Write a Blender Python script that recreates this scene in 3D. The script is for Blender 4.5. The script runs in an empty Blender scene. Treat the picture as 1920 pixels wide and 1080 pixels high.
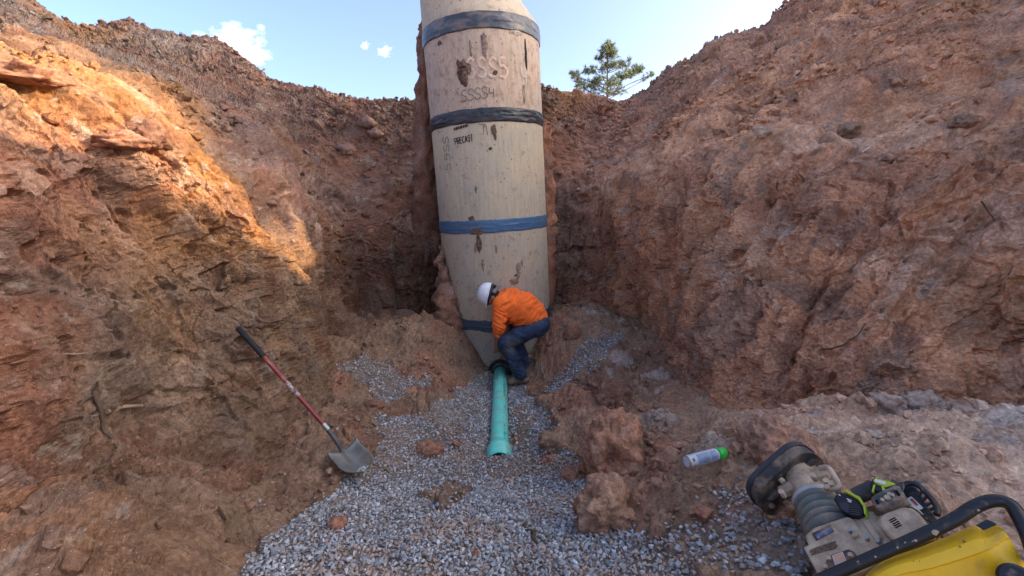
import bpy, bmesh, math, random
import numpy as np
from mathutils import Vector, Matrix, Euler
from concurrent.futures import ThreadPoolExecutor

random.seed(7)
rng = np.random.default_rng(11)
SC = bpy.context.scene
COL = SC.collection
rad = math.radians

# ------------------------------------------------------------------ camera
FPX, PITCH, ROLL, CZ = 800.0, rad(10.4), rad(-2.98), 2.7
_f = np.array([0, math.cos(PITCH), -math.sin(PITCH)])
_u = np.array([0, math.sin(PITCH), math.cos(PITCH)])
_r = np.array([1.0, 0, 0])
RIGHT = _r * math.cos(ROLL) + _u * math.sin(ROLL)
UP = _u * math.cos(ROLL) - _r * math.sin(ROLL)
cam_d = bpy.data.cameras.new('camera')
cam_d.sensor_width = 36.0
cam_d.lens = FPX / 1920 * 36.0
cam_d.clip_start = 0.05
cam_d.clip_end = 3000
cam = bpy.data.objects.new('camera', cam_d)
COL.objects.link(cam)
cam.matrix_world = Matrix(((RIGHT[0], UP[0], -_f[0], 0), (RIGHT[1], UP[1], -_f[1], 0),
                           (RIGHT[2], UP[2], -_f[2], CZ), (0, 0, 0, 1)))
SC.camera = cam


def at(px, py, Y):
    """the point at distance Y ahead that a survey of the photograph gives for a pixel"""
    d = _f + RIGHT * (px - 960) / FPX - UP * (py - 540) / FPX
    return d * (Y / d[1]) + np.array([0, 0, CZ])


# ------------------------------------------------------------------ sky, sun, exposure
SUN_EL, SUN_ROT = rad(22.0), rad(95.0)
W = bpy.data.worlds.new('World')
SC.world = W
W.use_nodes = True
nt = W.node_tree
nt.nodes.clear()
wo = nt.nodes.new('ShaderNodeOutputWorld')
bg = nt.nodes.new('ShaderNodeBackground')
sky = nt.nodes.new('ShaderNodeTexSky')
sky.sky_type = 'NISHITA'
sky.sun_disc = False
sky.sun_elevation = SUN_EL
sky.sun_rotation = SUN_ROT
sky.air_density = 0.52
sky.dust_density = 4.2
sky.ozone_density = 1.3
bg.inputs['Strength'].default_value = 0.15
nt.links.new(bg.outputs[0], wo.inputs[0])


def cloud(color_in, px, py, size, thresh, stretch, rot):
    """a wisp of white cloud round one direction of the sky"""
    d = at(px, py, 10.0) - np.array([0, 0, CZ])
    d = Vector(d).normalized()
    tc = nt.nodes.new('ShaderNodeTexCoord')
    sub = nt.nodes.new('ShaderNodeVectorMath'); sub.operation = 'SUBTRACT'
    nt.links.new(tc.outputs['Generated'], sub.inputs[0]); sub.inputs[1].default_value = d
    mp = nt.nodes.new('ShaderNodeMapping')
    mp.inputs['Rotation'].default_value = (0, rot, 0)
    mp.inputs['Scale'].default_value = (1 / size, 1 / size, stretch / size)
    nt.links.new(sub.outputs[0], mp.inputs['Vector'])
    ln = nt.nodes.new('ShaderNodeVectorMath'); ln.operation = 'LENGTH'
    nt.links.new(mp.outputs[0], ln.inputs[0])
    nz = nt.nodes.new('ShaderNodeTexNoise'); nz.inputs['Scale'].default_value = 1.7
    nz.inputs['Detail'].default_value = 5; nz.inputs['Roughness'].default_value = 0.62
    nt.links.new(mp.outputs[0], nz.inputs['Vector'])
    m1 = nt.nodes.new('ShaderNodeMath'); m1.operation = 'SUBTRACT'
    nt.links.new(nz.outputs['Fac'], m1.inputs[0])
    m2 = nt.nodes.new('ShaderNodeMath'); m2.operation = 'MULTIPLY'
    nt.links.new(ln.outputs['Value'], m2.inputs[0]); m2.inputs[1].default_value = 0.42
    nt.links.new(m2.outputs[0], m1.inputs[1])
    mr = nt.nodes.new('ShaderNodeMapRange')
    mr.inputs['From Min'].default_value = thresh; mr.inputs['From Max'].default_value = thresh + 0.5
    nt.links.new(m1.outputs[0], mr.inputs['Value'])
    mx = nt.nodes.new('ShaderNodeMix'); mx.data_type = 'RGBA'
    nt.links.new(mr.outputs[0], mx.inputs[0])
    nt.links.new(color_in, mx.inputs[6])
    mx.inputs[7].default_value = (4.2, 4.4, 4.6, 1)
    return mx.outputs[2]


c = cloud(sky.outputs[0], 440, 80, 0.062, 0.13, 1.7, 0.5)
c = cloud(c, 684, 84, 0.014, 0.22, 1.5, 0)
c = cloud(c, 722, 96, 0.022, 0.22, 1.3, -0.7)
nt.links.new(c, bg.inputs['Color'])

sun_d = bpy.data.lights.new('sun', 'SUN')
sun_d.energy = 2.0
sun_d.angle = rad(0.53)
sun_d.color = (1.0, 0.74, 0.46)
sun = bpy.data.objects.new('sun', sun_d)
COL.objects.link(sun)
sdir = Vector((math.sin(SUN_ROT) * math.cos(SUN_EL), math.cos(SUN_ROT) * math.cos(SUN_EL), math.sin(SUN_EL)))
sun.rotation_euler = sdir.to_track_quat('Z', 'Y').to_euler()
SC.view_settings.view_transform = 'Standard'
SC.view_settings.look = 'None'
SC.view_settings.gamma = 1.0
SC.view_settings.use_curve_mapping = False
SC.view_settings.exposure = 2.12
SC.render.engine = 'CYCLES'
SC.cycles.max_bounces = 8
SC.cycles.diffuse_bounces = 6
SC.cycles.use_denoising = True

# ------------------------------------------------------------------ noise
U32 = np.uint32
POOL = ThreadPoolExecutor(4); CH = 65536


def hsh(ix, iy, iz, s):
    h = ix.astype(U32) * U32(73856093) ^ iy.astype(U32) * U32(19349663) ^ iz.astype(U32) * U32(83492791) ^ U32((s * 2654435 + 977) & 0xFFFFFFFF)
    h ^= h >> U32(15); h *= U32(0x2c1b3c6d); h ^= h >> U32(12); h *= U32(0x297a2d39); h ^= h >> U32(15)
    return h


def chunked(fn):
    """run a point-wise function over cache-sized slices on all cores"""
    def run(P, s=0):
        n = len(P)
        if n < 9000: return fn(P, s)
        parts = list(POOL.map(lambda i: fn(P[i:i + CH], s), range(0, n, CH)))
        if isinstance(parts[0], tuple): return tuple(np.concatenate(q) for q in zip(*parts))
        return np.concatenate(parts)
    return run


@chunked
def perlin(P, s=0):
    P = np.asarray(P, np.float32)
    I = np.floor(P).astype(np.int32)
    ax = [(P[:, k] - I[:, k]).astype(np.float32) for k in range(3)]
    w = [f * f * f * (f * (f * 6 - 15) + 10) for f in ax]
    out = np.zeros(len(P), np.float32)
    k = np.float32(2.0 / 1023)
    hx = [(I[:, 0] + a).astype(U32) * U32(73856093) for a in (0, 1)]
    hy = [(I[:, 1] + a).astype(U32) * U32(19349663) for a in (0, 1)]
    hz = [(I[:, 2] + a).astype(U32) * U32(83492791) ^ U32((s * 2654435 + 977) & 0xFFFFFFFF) for a in (0, 1)]
    for a in (0, 1):
        wx = w[0] if a else 1 - w[0]
        for b in (0, 1):
            wxy = wx * (w[1] if b else 1 - w[1])
            for c_ in (0, 1):
                h = hx[a] ^ hy[b] ^ hz[c_]
                h ^= h >> U32(15); h *= U32(0x2c1b3c6d); h ^= h >> U32(12); h *= U32(0x297a2d39); h ^= h >> U32(15)
                d = ((h & U32(1023)).astype(np.float32) * k - 1) * (ax[0] - a) + (((h >> U32(10)) & U32(1023)).astype(np.float32) * k - 1) * (ax[1] - b) + (((h >> U32(20)) & U32(1023)).astype(np.float32) * k - 1) * (ax[2] - c_)
                out += d * wxy * (w[2] if c_ else 1 - w[2])
    return out * 1.25


def fbm(P, octv=4, s=0, gain=0.5, ridged=False):
    o = np.zeros(len(P), np.float32); a = 1.0; k = 1.0
    for i in range(octv):
        n = perlin(P * k + i * 17.3, s + i)
        if ridged: n = 0.5 - np.abs(n) * 1.6
        o += a * n; a *= gain; k *= 2.03
    return o


@chunked
def worley(P, s=0):
    """nearest feature point: distance, offset from it, cell hash (points stay near their cell's middle, so 8 cells do)"""
    P = np.asarray(P, np.float32)
    I = np.floor(P - 0.5).astype(np.int32)
    x, y, z = (np.ascontiguousarray(P[:, k]) for k in range(3))
    best = np.full(len(P), 99.0, np.float32); cell = np.zeros(len(P), U32)
    k = np.float32(0.66 / 1023)
    bx = np.zeros_like(x); by = np.zeros_like(x); bz = np.zeros_like(x)
    for a in (0, 1):
        ix = I[:, 0] + a; fx_ = x - (ix + np.float32(0.17))
        for b in (0, 1):
            iy = I[:, 1] + b; fy_ = y - (iy + np.float32(0.17))
            for c_ in (0, 1):
                iz = I[:, 2] + c_
                h = hsh(ix, iy, iz, s)
                dx = fx_ - (h & U32(1023)).astype(np.float32) * k
                dy = fy_ - ((h >> U32(10)) & U32(1023)).astype(np.float32) * k
                dz = z - (iz + np.float32(0.17)) - ((h >> U32(20)) & U32(1023)).astype(np.float32) * k
                d = dx * dx + dy * dy + dz * dz
                m = d < best
                np.copyto(best, d, where=m); np.copyto(cell, h, where=m)
                np.copyto(bx, dx, where=m); np.copyto(by, dy, where=m); np.copyto(bz, dz, where=m)
    return np.sqrt(best), np.stack([bx, by, bz], -1), cell


def cellrand(cell, k):
    h = cell * U32(2654435761 + 2 * k * 40503) + U32(k * 7919)
    h ^= h >> U32(15); h *= U32(0x2c1b3c6d); h ^= h >> U32(13)
    return (h & U32(65535)).astype(np.float32) / 65535.0


def facet(P, s=0):
    """broken, chipped surface: every cell a tilted plane"""
    f1, off, cell = worley(P, s)
    g = np.stack([cellrand(cell, i) - 0.5 for i in (1, 2, 3)], -1)
    return (g * off).sum(-1) * 1.6 + (cellrand(cell, 4) - 0.5) * 0.3


def domes(P, s=0, fill=0.6):
    """lumps lying on a surface"""
    f1, off, cell = worley(P, s)
    r = 0.25 + 0.4 * cellrand(cell, 5)
    on = (cellrand(cell, 6) < fill)
    g = np.stack([cellrand(cell, i) - 0.5 for i in (1, 2, 3)], -1)
    x = np.clip(1 - (f1 / r) ** 2, 0, 1)
    return np.where(on, np.sqrt(x) * r * (1 + 0.9 * (g * off).sum(-1)), 0).astype(np.float32)


def sstep(a, b, x):
    t = np.clip((x - a) / (b - a), 0, 1)
    return t * t * (3 - 2 * t)


# ------------------------------------------------------------------ mesh and object helpers
def np_mesh(name, V, F, smooth=False, col=None):
    """a mesh straight from arrays; F is (n,3) or (n,4)"""
    me = bpy.data.meshes.new(name)
    V = np.ascontiguousarray(V, np.float32); F = np.ascontiguousarray(F, np.int32)
    n, k = F.shape
    me.vertices.add(len(V)); me.vertices.foreach_set('co', V.ravel())
    me.loops.add(n * k); me.loops.foreach_set('vertex_index', F.ravel())
    me.polygons.add(n)
    me.polygons.foreach_set('loop_start', np.arange(0, n * k, k, dtype=np.int32))
    try: me.polygons.foreach_set('loop_total', np.full(n, k, np.int32))
    except Exception: pass
    me.polygons.foreach_set('use_smooth', np.full(n, smooth, bool))
    if col is not None:
        a = me.color_attributes.new('col', 'FLOAT_COLOR', 'POINT')
        c4 = np.ones((len(V), 4), np.float32); c4[:, :3] = col
        a.data.foreach_set('color', c4.ravel())
    me.update(calc_edges=True)
    return me


def link(name, me, mat=None, parent=None, **props):
    o = bpy.data.objects.new(name, me)
    COL.objects.link(o)
    if mat is not None and me is not None and len(me.materials) == 0:
        me.materials.append(mat)
    if parent is not None: o.parent = parent
    for k, v in props.items(): o[k] = v
    return o


def thing(name, label, category, loc=(0, 0, 0), group=None, rot=None):
    o = bpy.data.objects.new(name, None)
    o.empty_display_size = 0.1
    COL.objects.link(o)
    o.location = loc
    if rot is not None: o.rotation_euler = rot
    o['label'] = label; o['category'] = category
    if group: o['group'] = group
    return o


def bm_mesh(name, bm, smooth=False):
    me = bpy.data.meshes.new(name)
    bm.normal_update()
    bm.to_mesh(me); bm.free()
    if smooth: me.polygons.foreach_set('use_smooth', np.ones(len(me.polygons), bool))
    me.update()
    return me


# ------------------------------------------------------------------ materials
def M_new(name):
    m = bpy.data.materials.new(name); m.use_nodes = True
    t = m.node_tree; b = t.nodes['Principled BSDF']
    return m, t, b


def N(t, typ, **kw):
    n = t.nodes.new(typ)
    for k, v in kw.items():
        if k in n.inputs: n.inputs[k].default_value = v
        else: setattr(n, k, v)
    return n


def mixc(t, fac, a, b, mode='MIX'):
    n = t.nodes.new('ShaderNodeMix'); n.data_type = 'RGBA'; n.blend_type = mode
    for i, v in ((0, fac), (6, a), (7, b)):
        if hasattr(v, 'is_linked') or isinstance(v, bpy.types.NodeSocket): t.links.new(v, n.inputs[i])
        elif i == 0: n.inputs[0].default_value = v
        else: n.inputs[i].default_value = (*v, 1) if len(v) == 3 else v
    return n.outputs[2]


def ramp(t, val, p0, p1):
    n = t.nodes.new('ShaderNodeMapRange'); n.inputs['From Min'].default_value = p0; n.inputs['From Max'].default_value = p1
    t.links.new(val, n.inputs['Value'])
    return n.outputs[0]


def soil_material(name='soil', bump=0.6, fine=1.0):
    m, t, b = M_new(name)
    b.inputs['Roughness'].default_value = 0.95
    b.inputs['Specular IOR Level'].default_value = 0.12
    at_ = N(t, 'ShaderNodeAttribute', attribute_name='col')
    geo = t.nodes.new('ShaderNodeNewGeometry')
    n1 = N(t, 'ShaderNodeTexNoise', Scale=3.1, Detail=4.0, Roughness=0.65)
    n2 = N(t, 'ShaderNodeTexNoise', Scale=34.0, Detail=4.0, Roughness=0.75)
    n3 = N(t, 'ShaderNodeTexNoise', Scale=160.0, Detail=1.0, Roughness=0.7)
    vo = N(t, 'ShaderNodeTexVoronoi', Scale=75.0)
    for n in (n1, n2, n3, vo): t.links.new(geo.outputs['Position'], n.inputs['Vector'])
    c1 = mixc(t, ramp(t, n1.outputs['Fac'], 0.3, 0.7), (0.72, 0.70, 0.70), (1.25, 1.24, 1.22))
    col = mixc(t, 1.0, at_.outputs['Color'], c1, 'MULTIPLY')
    c2 = mixc(t, ramp(t, n2.outputs['Fac'], 0.3, 0.72), (0.62, 0.60, 0.60), (1.32, 1.32, 1.32))
    col = mixc(t, 0.8 * fine, col, c2, 'MULTIPLY')
    # grains of differing colour
    vg = N(t, 'ShaderNodeTexVoronoi', Scale=46.0); t.links.new(geo.outputs['Position'], vg.inputs['Vector'])
    sg_ = N(t, 'ShaderNodeSeparateColor'); t.links.new(vg.outputs['Color'], sg_.inputs[0])
    col = mixc(t, 0.5, col, mixc(t, sg_.outputs[1], (0.62, 0.60, 0.58), (1.38, 1.38, 1.38)), 'MULTIPLY')
    # pale grit: a few grains of quartz and kaolin, denser in patches
    g = t.nodes.new('ShaderNodeMath'); g.operation = 'LESS_THAN'
    t.links.new(vo.outputs['Distance'], g.inputs[0]); g.inputs[1].default_value = 0.22
    pick = N(t, 'ShaderNodeSeparateColor'); t.links.new(vo.outputs['Color'], pick.inputs[0])
    g2 = t.nodes.new('ShaderNodeMath'); g2.operation = 'GREATER_THAN'; g2.inputs[1].default_value = 0.86
    t.links.new(pick.outputs[0], g2.inputs[0])
    g3 = t.nodes.new('ShaderNodeMath'); g3.operation = 'MULTIPLY'
    t.links.new(g.outputs[0], g3.inputs[0]); t.links.new(g2.outputs[0], g3.inputs[1])
    g4 = t.nodes.new('ShaderNodeMath'); g4.operation = 'MULTIPLY'
    t.links.new(g3.outputs[0], g4.inputs[0]); t.links.new(ramp(t, n1.outputs['Fac'], 0.42, 0.6), g4.inputs[1])
    col = mixc(t, g4.outputs[0], col, (0.52, 0.44, 0.37))
    t.links.new(col, b.inputs['Base Color'])
    h = t.nodes.new('ShaderNodeMath'); h.operation = 'MULTIPLY_ADD'; h.inputs[1].default_value = 0.25
    t.links.new(n3.outputs['Fac'], h.inputs[0]); t.links.new(n2.outputs['Fac'], h.inputs[2])
    bp = N(t, 'ShaderNodeBump', Strength=bump, Distance=0.06)
    t.links.new(h.outputs[0], bp.inputs['Height'])
    t.links.new(bp.outputs[0], b.inputs['Normal'])
    return m


SOIL = soil_material()

C_T = (0.375, 0.245, 0.162)   # tan
C_R = (0.415, 0.205, 0.130)   # red-brown
C_G = (0.300, 0.232, 0.190)   # grey
C_O = (0.500, 0.255, 0.110)   # ochre
C_P = (0.580, 0.405, 0.295)   # pale pink
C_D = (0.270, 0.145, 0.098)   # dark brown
C_M = (0.325, 0.205, 0.163)   # mauve brown
PAL = dict(T=C_T, R=C_R, G=C_G, O=C_O, P=C_P, D=C_D, M=C_M)

# ------------------------------------------------------------------ excavation walls
# each station: ten points from under the toe, up the cut face, over the bench and the upper slope to the ridge and away
ST = []


def station(cols, toe, low, mid, mu, edge, inner, slope, ridge, world=False):
    g = (lambda q: np.array(q, float)) if world else (lambda q: at(*q))
    p = [g(q) for q in (toe, low, mid, mu, edge, inner, slope, ridge)]
    under = p[0] + (p[0] - p[1]) * 0.25 + np.array([0, 0, -0.35])
    c0 = np.array([0, 4.0, 0])
    out = p[7] - c0; out[2] = 0; out /= np.linalg.norm(out)
    behind = p[7] + out * 2.2 + np.array([0, 0, -0.5])
    far = p[7] + out * 14.0 + np.array([0, 0, 3.6 - p[7][2]])
    ST.append(([under] + p + [behind, far], cols))


station('TTTRRGGGGG', (-1.9, -3.5, 1.3), (-2.3, -3.5, 1.6), (-2.9, -3.5, 2.0), (-3.4, -3.5, 2.3), (-3.9, -3.5, 2.6), (-5.0, -3.5, 2.8), (-6.5, -3.5, 3.0), (-8.5, -3.5, 3.2), True)
station('TTTRRGGGGG', (-1.6, 0.0, 1.2), (-2.1, 0.4, 1.6), (-2.55, 0.9, 2.5), (-2.85, 1.3, 3.3), (-3.1, 1.6, 3.8), (-4.2, 2.0, 3.8), (-6.3, 3.3, 4.0), (-8.3, 5.2, 4.4), True)
station('TTRRROOGGG', (180, 1200, 1.35), (0, 1000, 1.75), (-10, 640, 2.25), (-10, 330, 2.6), (-10, 125, 2.9), (0, 108, 3.6), (0, 60, 5.5), (0, -5, 8.0))
station('TTTTROOGOG', (290, 1090, 1.75), (170, 950, 2.15), (170, 620, 2.75), (175, 340, 3.1), (185, 165, 3.35), (190, 148, 4.1), (180, 110, 6.2), (110, 55, 8.6))
station('TTTTOOOGGG', (410, 970, 2.5), (340, 810, 2.95), (330, 560, 3.4), (330, 380, 3.65), (330, 240, 3.85), (335, 212, 4.7), (320, 150, 6.8), (235, 46, 9.0))
station('TTTTOOMMGG', (520, 850, 3.5), (500, 720, 3.75), (480, 560, 3.95), (465, 440, 4.1), (440, 330, 4.3), (455, 285, 5.2), (420, 190, 7.2), (320, 74, 9.4))
station('TTTTTMMMMG', (592, 740, 4.7), (582, 660, 4.95), (568, 560, 5.2), (550, 470, 5.4), (525, 385, 5.7), (525, 320, 6.3), (500, 230, 7.6), (425, 95, 9.6))
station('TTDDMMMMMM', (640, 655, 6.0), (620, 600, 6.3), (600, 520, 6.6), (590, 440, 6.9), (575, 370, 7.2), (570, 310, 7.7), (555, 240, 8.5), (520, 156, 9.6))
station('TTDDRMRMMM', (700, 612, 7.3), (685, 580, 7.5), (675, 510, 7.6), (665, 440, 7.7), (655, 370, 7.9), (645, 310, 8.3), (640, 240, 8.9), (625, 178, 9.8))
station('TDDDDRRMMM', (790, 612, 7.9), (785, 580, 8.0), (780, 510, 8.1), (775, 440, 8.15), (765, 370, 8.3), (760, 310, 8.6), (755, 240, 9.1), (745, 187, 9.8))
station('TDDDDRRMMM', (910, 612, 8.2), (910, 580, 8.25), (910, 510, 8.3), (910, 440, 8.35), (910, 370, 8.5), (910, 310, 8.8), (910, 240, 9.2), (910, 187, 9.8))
station('TRRDMMRMOM', (1050, 605, 8.0), (1050, 575, 8.05), (1052, 510, 8.1), (1058, 440, 8.15), (1060, 370, 8.3), (1060, 300, 8.7), (1060, 230, 9.3), (1075, 180, 9.9))
station('TTRDMMMMMM', (1140, 602, 7.7), (1145, 570, 7.75), (1150, 500, 7.8), (1152, 430, 7.85), (1150, 360, 8.0), (1150, 290, 8.5), (1155, 225, 9.2), (1155, 177, 9.9))
station('TRRRRMMMMM', (1212, 625, 6.8), (1207, 570, 6.9), (1200, 490, 7.0), (1195, 410, 7.1), (1198, 330, 7.3), (1212, 265, 7.9), (1220, 215, 8.8), (1225, 150, 10.2))
station('RRRRTMMMMM', (1250, 725, 5.0), (1260, 610, 5.25), (1270, 500, 5.5), (1280, 400, 5.7), (1290, 295, 6.0), (1292, 245, 6.7), (1300, 185, 7.8), (1300, 118, 9.8))
station('PRRTTTMMMM', (1400, 778, 3.5), (1400, 640, 3.85), (1410, 510, 4.15), (1420, 385, 4.5), (1440, 268, 4.8), (1450, 232, 5.5), (1440, 140, 6.7), (1418, 52, 9.0))
station('PRRRTTRMMM', (1650, 748, 2.95), (1640, 630, 3.15), (1640, 490, 3.45), (1650, 365, 3.75), (1670, 258, 4.05), (1690, 228, 4.8), (1620, 100, 6.0), (1515, 0, 8.6))
station('PRRRRTRMMM', (1920, 755, 2.7), (1915, 630, 2.85), (1905, 480, 3.05), (1905, 330, 3.35), (1925, 208, 3.65), (1945, 178, 4.4), (1880, 20, 5.6), (1700, -105, 8.0))
station('PRRRRTRMMM', (3.8, 1.6, 1.3), (3.95, 1.6, 1.8), (4.2, 1.7, 2.5), (4.5, 1.8, 3.1), (4.8, 1.9, 3.5), (5.5, 2.1, 3.7), (6.5, 3.0, 4.9), (7.9, 4.2, 6.2), True)
station('PRRRRTRMMM', (4.0, 0.2, 1.3), (4.15, 0.2, 1.8), (4.4, 0.2, 2.5), (4.7, 0.2, 3.1), (5.0, 0.2, 3.5), (5.7, 0.2, 3.7), (6.8, 0.7, 5.6), (8.1, 1.5, 7.9), True)
station('PRRRRTRMMM', (4.0, -3.5, 1.4), (4.2, -3.5, 1.9), (4.5, -3.5, 2.6), (4.7, -3.5, 3.2), (5.0, -3.5, 3.6), (5.8, -3.5, 3.7), (7.0, -3.2, 4.5), (8.8, -2.5, 6.6), True)

CP = np.array([s[0] for s in ST])
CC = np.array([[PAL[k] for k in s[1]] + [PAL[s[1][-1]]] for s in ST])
# loose rubble (1) against scraped, cut clay (0), by height on the face
DEB = np.array([0.2, 0.5, 0.12, 0.1, 0.1, 0.45, 1.0, 0.75, 0.8, 0.8, 0.6])


def hermite(A, u):
    """like catmull, but fair where the stations are unevenly spaced"""
    d = np.sqrt(((A[1:, ..., :3] - A[:-1, ..., :3]) ** 2).sum(-1)).reshape(len(A) - 1, -1).mean(1) + 1e-4
    return d


def catmull(A, u, K=None):
    """A: (n,...) sampled at float indices u; K: widths of the intervals"""
    if K is not None:
        n = len(A); i = np.clip(np.floor(u).astype(int), 0, n - 2); sh = (-1,) + (1,) * (A.ndim - 1); f = (u - i).reshape(sh)
        k = np.r_[0, np.cumsum(K)]
        m = np.empty_like(A)
        m[1:-1] = (A[2:] - A[:-2]) / (k[2:] - k[:-2]).reshape(sh)
        m[0] = (A[1] - A[0]) / K[0]; m[-1] = (A[-1] - A[-2]) / K[-1]
        h = K[i].reshape(sh)
        return (2 * f ** 3 - 3 * f * f + 1) * A[i] + (f ** 3 - 2 * f * f + f) * h * m[i] + (3 * f * f - 2 * f ** 3) * A[i + 1] + (f ** 3 - f * f) * h * m[i + 1]
    n = len(A); i = np.clip(np.floor(u).astype(int), 0, n - 2); f = (u - i).reshape((-1,) + (1,) * (A.ndim - 1))
    p0, p1, p2, p3 = A[np.maximum(i - 1, 0)], A[i], A[i + 1], A[np.minimum(i + 2, n - 1)]
    return 0.5 * (2 * p1 + (p2 - p0) * f + (2 * p0 - 5 * p1 + 4 * p2 - p3) * f * f + (3 * p1 - p0 - 3 * p2 + p3) * f ** 3)


def seq(counts):
    o = []
    for i, k in enumerate(counts): o.append(i + np.arange(k) / k)
    return np.concatenate(o + [[len(counts)]])


us = seq([12, 50, 84, 84, 80, 66, 58, 50, 46, 46, 50, 50, 50, 58, 78, 84, 76, 44, 22, 10])
ts = seq([6, 78, 92, 86, 68, 50, 112, 104, 14, 3])


KS = hermite(CP[:, 1:8], us); KT = np.minimum(hermite(np.swapaxes(CP, 0, 1), ts), 3.0)


def grid_sample(A):
    B = catmull(A, us, KS)
    return np.swapaxes(catmull(np.swapaxes(B, 0, 1), ts, KT), 0, 1)


WP = grid_sample(CP)                                   # (ns, nt, 3)
# stop the spline from wiggling colours out of range
WC = np.clip(grid_sample(CC), 0.02, 0.8)
WD = np.interp(ts, np.arange(11), DEB)[None, :].repeat(len(us), 0)
ns, ntt = WP.shape[:2]


def grid_normals(G):
    du = np.gradient(G, axis=0); dv = np.gradient(G, axis=1)
    n = np.cross(du, dv); n /= np.linalg.norm(n, axis=-1, keepdims=True) + 1e-9
    return n


WN = grid_normals(WP)
ctr = np.array([0, 4.0, 3.0])
if ((WN * (ctr - WP)).sum(-1)[:, 10:-40].mean()) < 0: WN = -WN
# face up on the flat parts
p = WP.reshape(-1, 3).astype(np.float32)
arc_s = np.cumsum(np.r_[0, np.linalg.norm(np.diff(WP[:, 180], axis=0), axis=-1)])[:, None].repeat(ntt, 1).ravel().astype(np.float32)
arc_t = np.concatenate([np.zeros((ns, 1)), np.cumsum(np.linalg.norm(np.diff(WP, axis=1), axis=-1), 1)], 1).ravel().astype(np.float32)
deb = WD.ravel().astype(np.float32)
tt = np.tile(ts, ns).astype(np.float32)
warp = np.stack([fbm(p * 2.3 + k * 31, 3, 40 + k) for k in range(3)], -1) * 0.22
pw = p + warp
big = fbm(p * 0.7, 2, 1) * 0.30
deb = np.clip(deb + (0.22 + 0.33 * sstep(4.0, 5.0, tt)) * fbm(p * 1.3, 3, 9), 0, 1)
# slabs break along slanting planes
tilt = pw @ np.array([[0.9, 0.1, 0.35], [0, 1, 0.2], [-0.4, 0.1, 0.8]], np.float32)
fa = facet(tilt * np.array([1.3, 1.3, 1.0], np.float32), 2) * 0.055
fb = facet(tilt * 3.6, 3) * 0.034
fc = facet(pw * 11.0, 4) * 0.012
# long scrape marks left by the bucket teeth, slanting down the cut
lean_k = np.interp(np.repeat(us, ntt), [0, 6, 9, 12, 19], [0.7, 0.6, 0.0, -0.2, -0.7]).astype(np.float32)
sl = arc_s + lean_k * arc_t
cut = np.clip(1 - deb * 1.2, 0, 1)
strk = fbm(np.stack([sl * 6.0, arc_t * 0.45, 0 * sl], -1), 3, 5) * 0.095 * cut
strk += fbm(np.stack([sl * 2.1, arc_t * 0.30, 0 * sl + 4], -1) + warp * 0.8, 3, 56, 0.5, True) * 0.16 * cut
strk += (facet(np.stack([sl * 2.6, arc_t * 1.1, 0 * sl + 9], -1) + warp * 1.5, 57) * 0.06) * cut
# parallel grooves of the bucket teeth low in the back corner and down the right-hand corner
uu_ = np.repeat(us, ntt).astype(np.float32)
gw = sstep(6.2, 7.0, uu_) * sstep(9.6, 8.6, uu_) * sstep(0.9, 1.5, tt) * sstep(4.2, 3.0, tt) + 0.7 * sstep(12.2, 12.8, uu_) * sstep(14.6, 13.8, uu_) * sstep(1.2, 2.0, tt) * sstep(5.2, 4.2, tt) + 0.6 * sstep(3.2, 4.0, uu_) * sstep(6.2, 5.2, uu_) * sstep(2.6, 3.4, tt) * sstep(5.0, 4.4, tt)
strk -= 0.05 * gw.astype(np.float32) * np.clip(np.cos(2 * np.pi * (arc_s + lean_k * arc_t * 0.6 + 0.05 * fbm(p * 2, 2, 58)) * 4.2), 0, 1) ** 3
strk += fbm(np.stack([sl * 17.0, arc_t * 7.5, 0 * sl], -1) + warp * 3, 3, 55, 0.6, True) * 0.010 * np.clip(1.1 - deb, 0.25, 1)
pits = domes(pw * np.array([1.9, 1.9, 2.6], np.float32) + 3, 26, 0.16) * 0.17 + domes(pw * np.array([7, 7, 9], np.float32), 24, 0.16) * 0.16 + domes(pw * 17.0, 25, 0.2) * 0.06
rg = fbm(p * 5.0, 4, 6, 0.55, True) * 0.013
fine = fbm(p * 24.0, 3, 7, 0.7) * 0.015
lump = (domes(pw * 3.2, 20, 0.35) * 0.16 + domes(pw * 7.0, 21, 0.5) * 0.10 + domes(pw * 14.0, 22, 0.5) * 0.05) * deb
lump += domes(pw * 30.0, 23, 0.45) * 0.022 * (0.15 + 0.85 * deb)
near = np.clip(tt / 1.0, 0, 1)
fade = np.where(tt > 9, np.clip(10 - tt, 0, 1), 1)
disp = (big + fa * (1 - 0.4 * deb) + fb * (1 - 0.3 * deb) + fc + strk + rg + fine + lump - pits * (1 - 0.6 * deb)) * fade
# weathered edges: the bench and the slopes above it are softer than the fresh cut
dg = disp.reshape(ns, ntt).astype(np.float32); sm_ = dg.copy()
for _ in range(2):
    sm_[1:-1] = 0.25 * sm_[:-2] + 0.5 * sm_[1:-1] + 0.25 * sm_[2:]
    sm_[:, 1:-1] = 0.25 * sm_[:, :-2] + 0.5 * sm_[:, 1:-1] + 0.25 * sm_[:, 2:]
kb = (0.85 * sstep(4.2, 4.8, tt) * sstep(7.0, 6.2, tt)).reshape(ns, ntt)
disp = (dg * (1 - kb) + sm_ * kb).ravel()
p2 = p + WN.reshape(-1, 3).astype(np.float32) * disp[:, None]
# colours: patches of other clay, veins, pale spots
colw = WC.reshape(-1, 3).astype(np.float32)


def blend(col, other, fac):
    return col * (1 - fac[:, None]) + np.array(other, np.float32) * fac[:, None]


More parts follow.
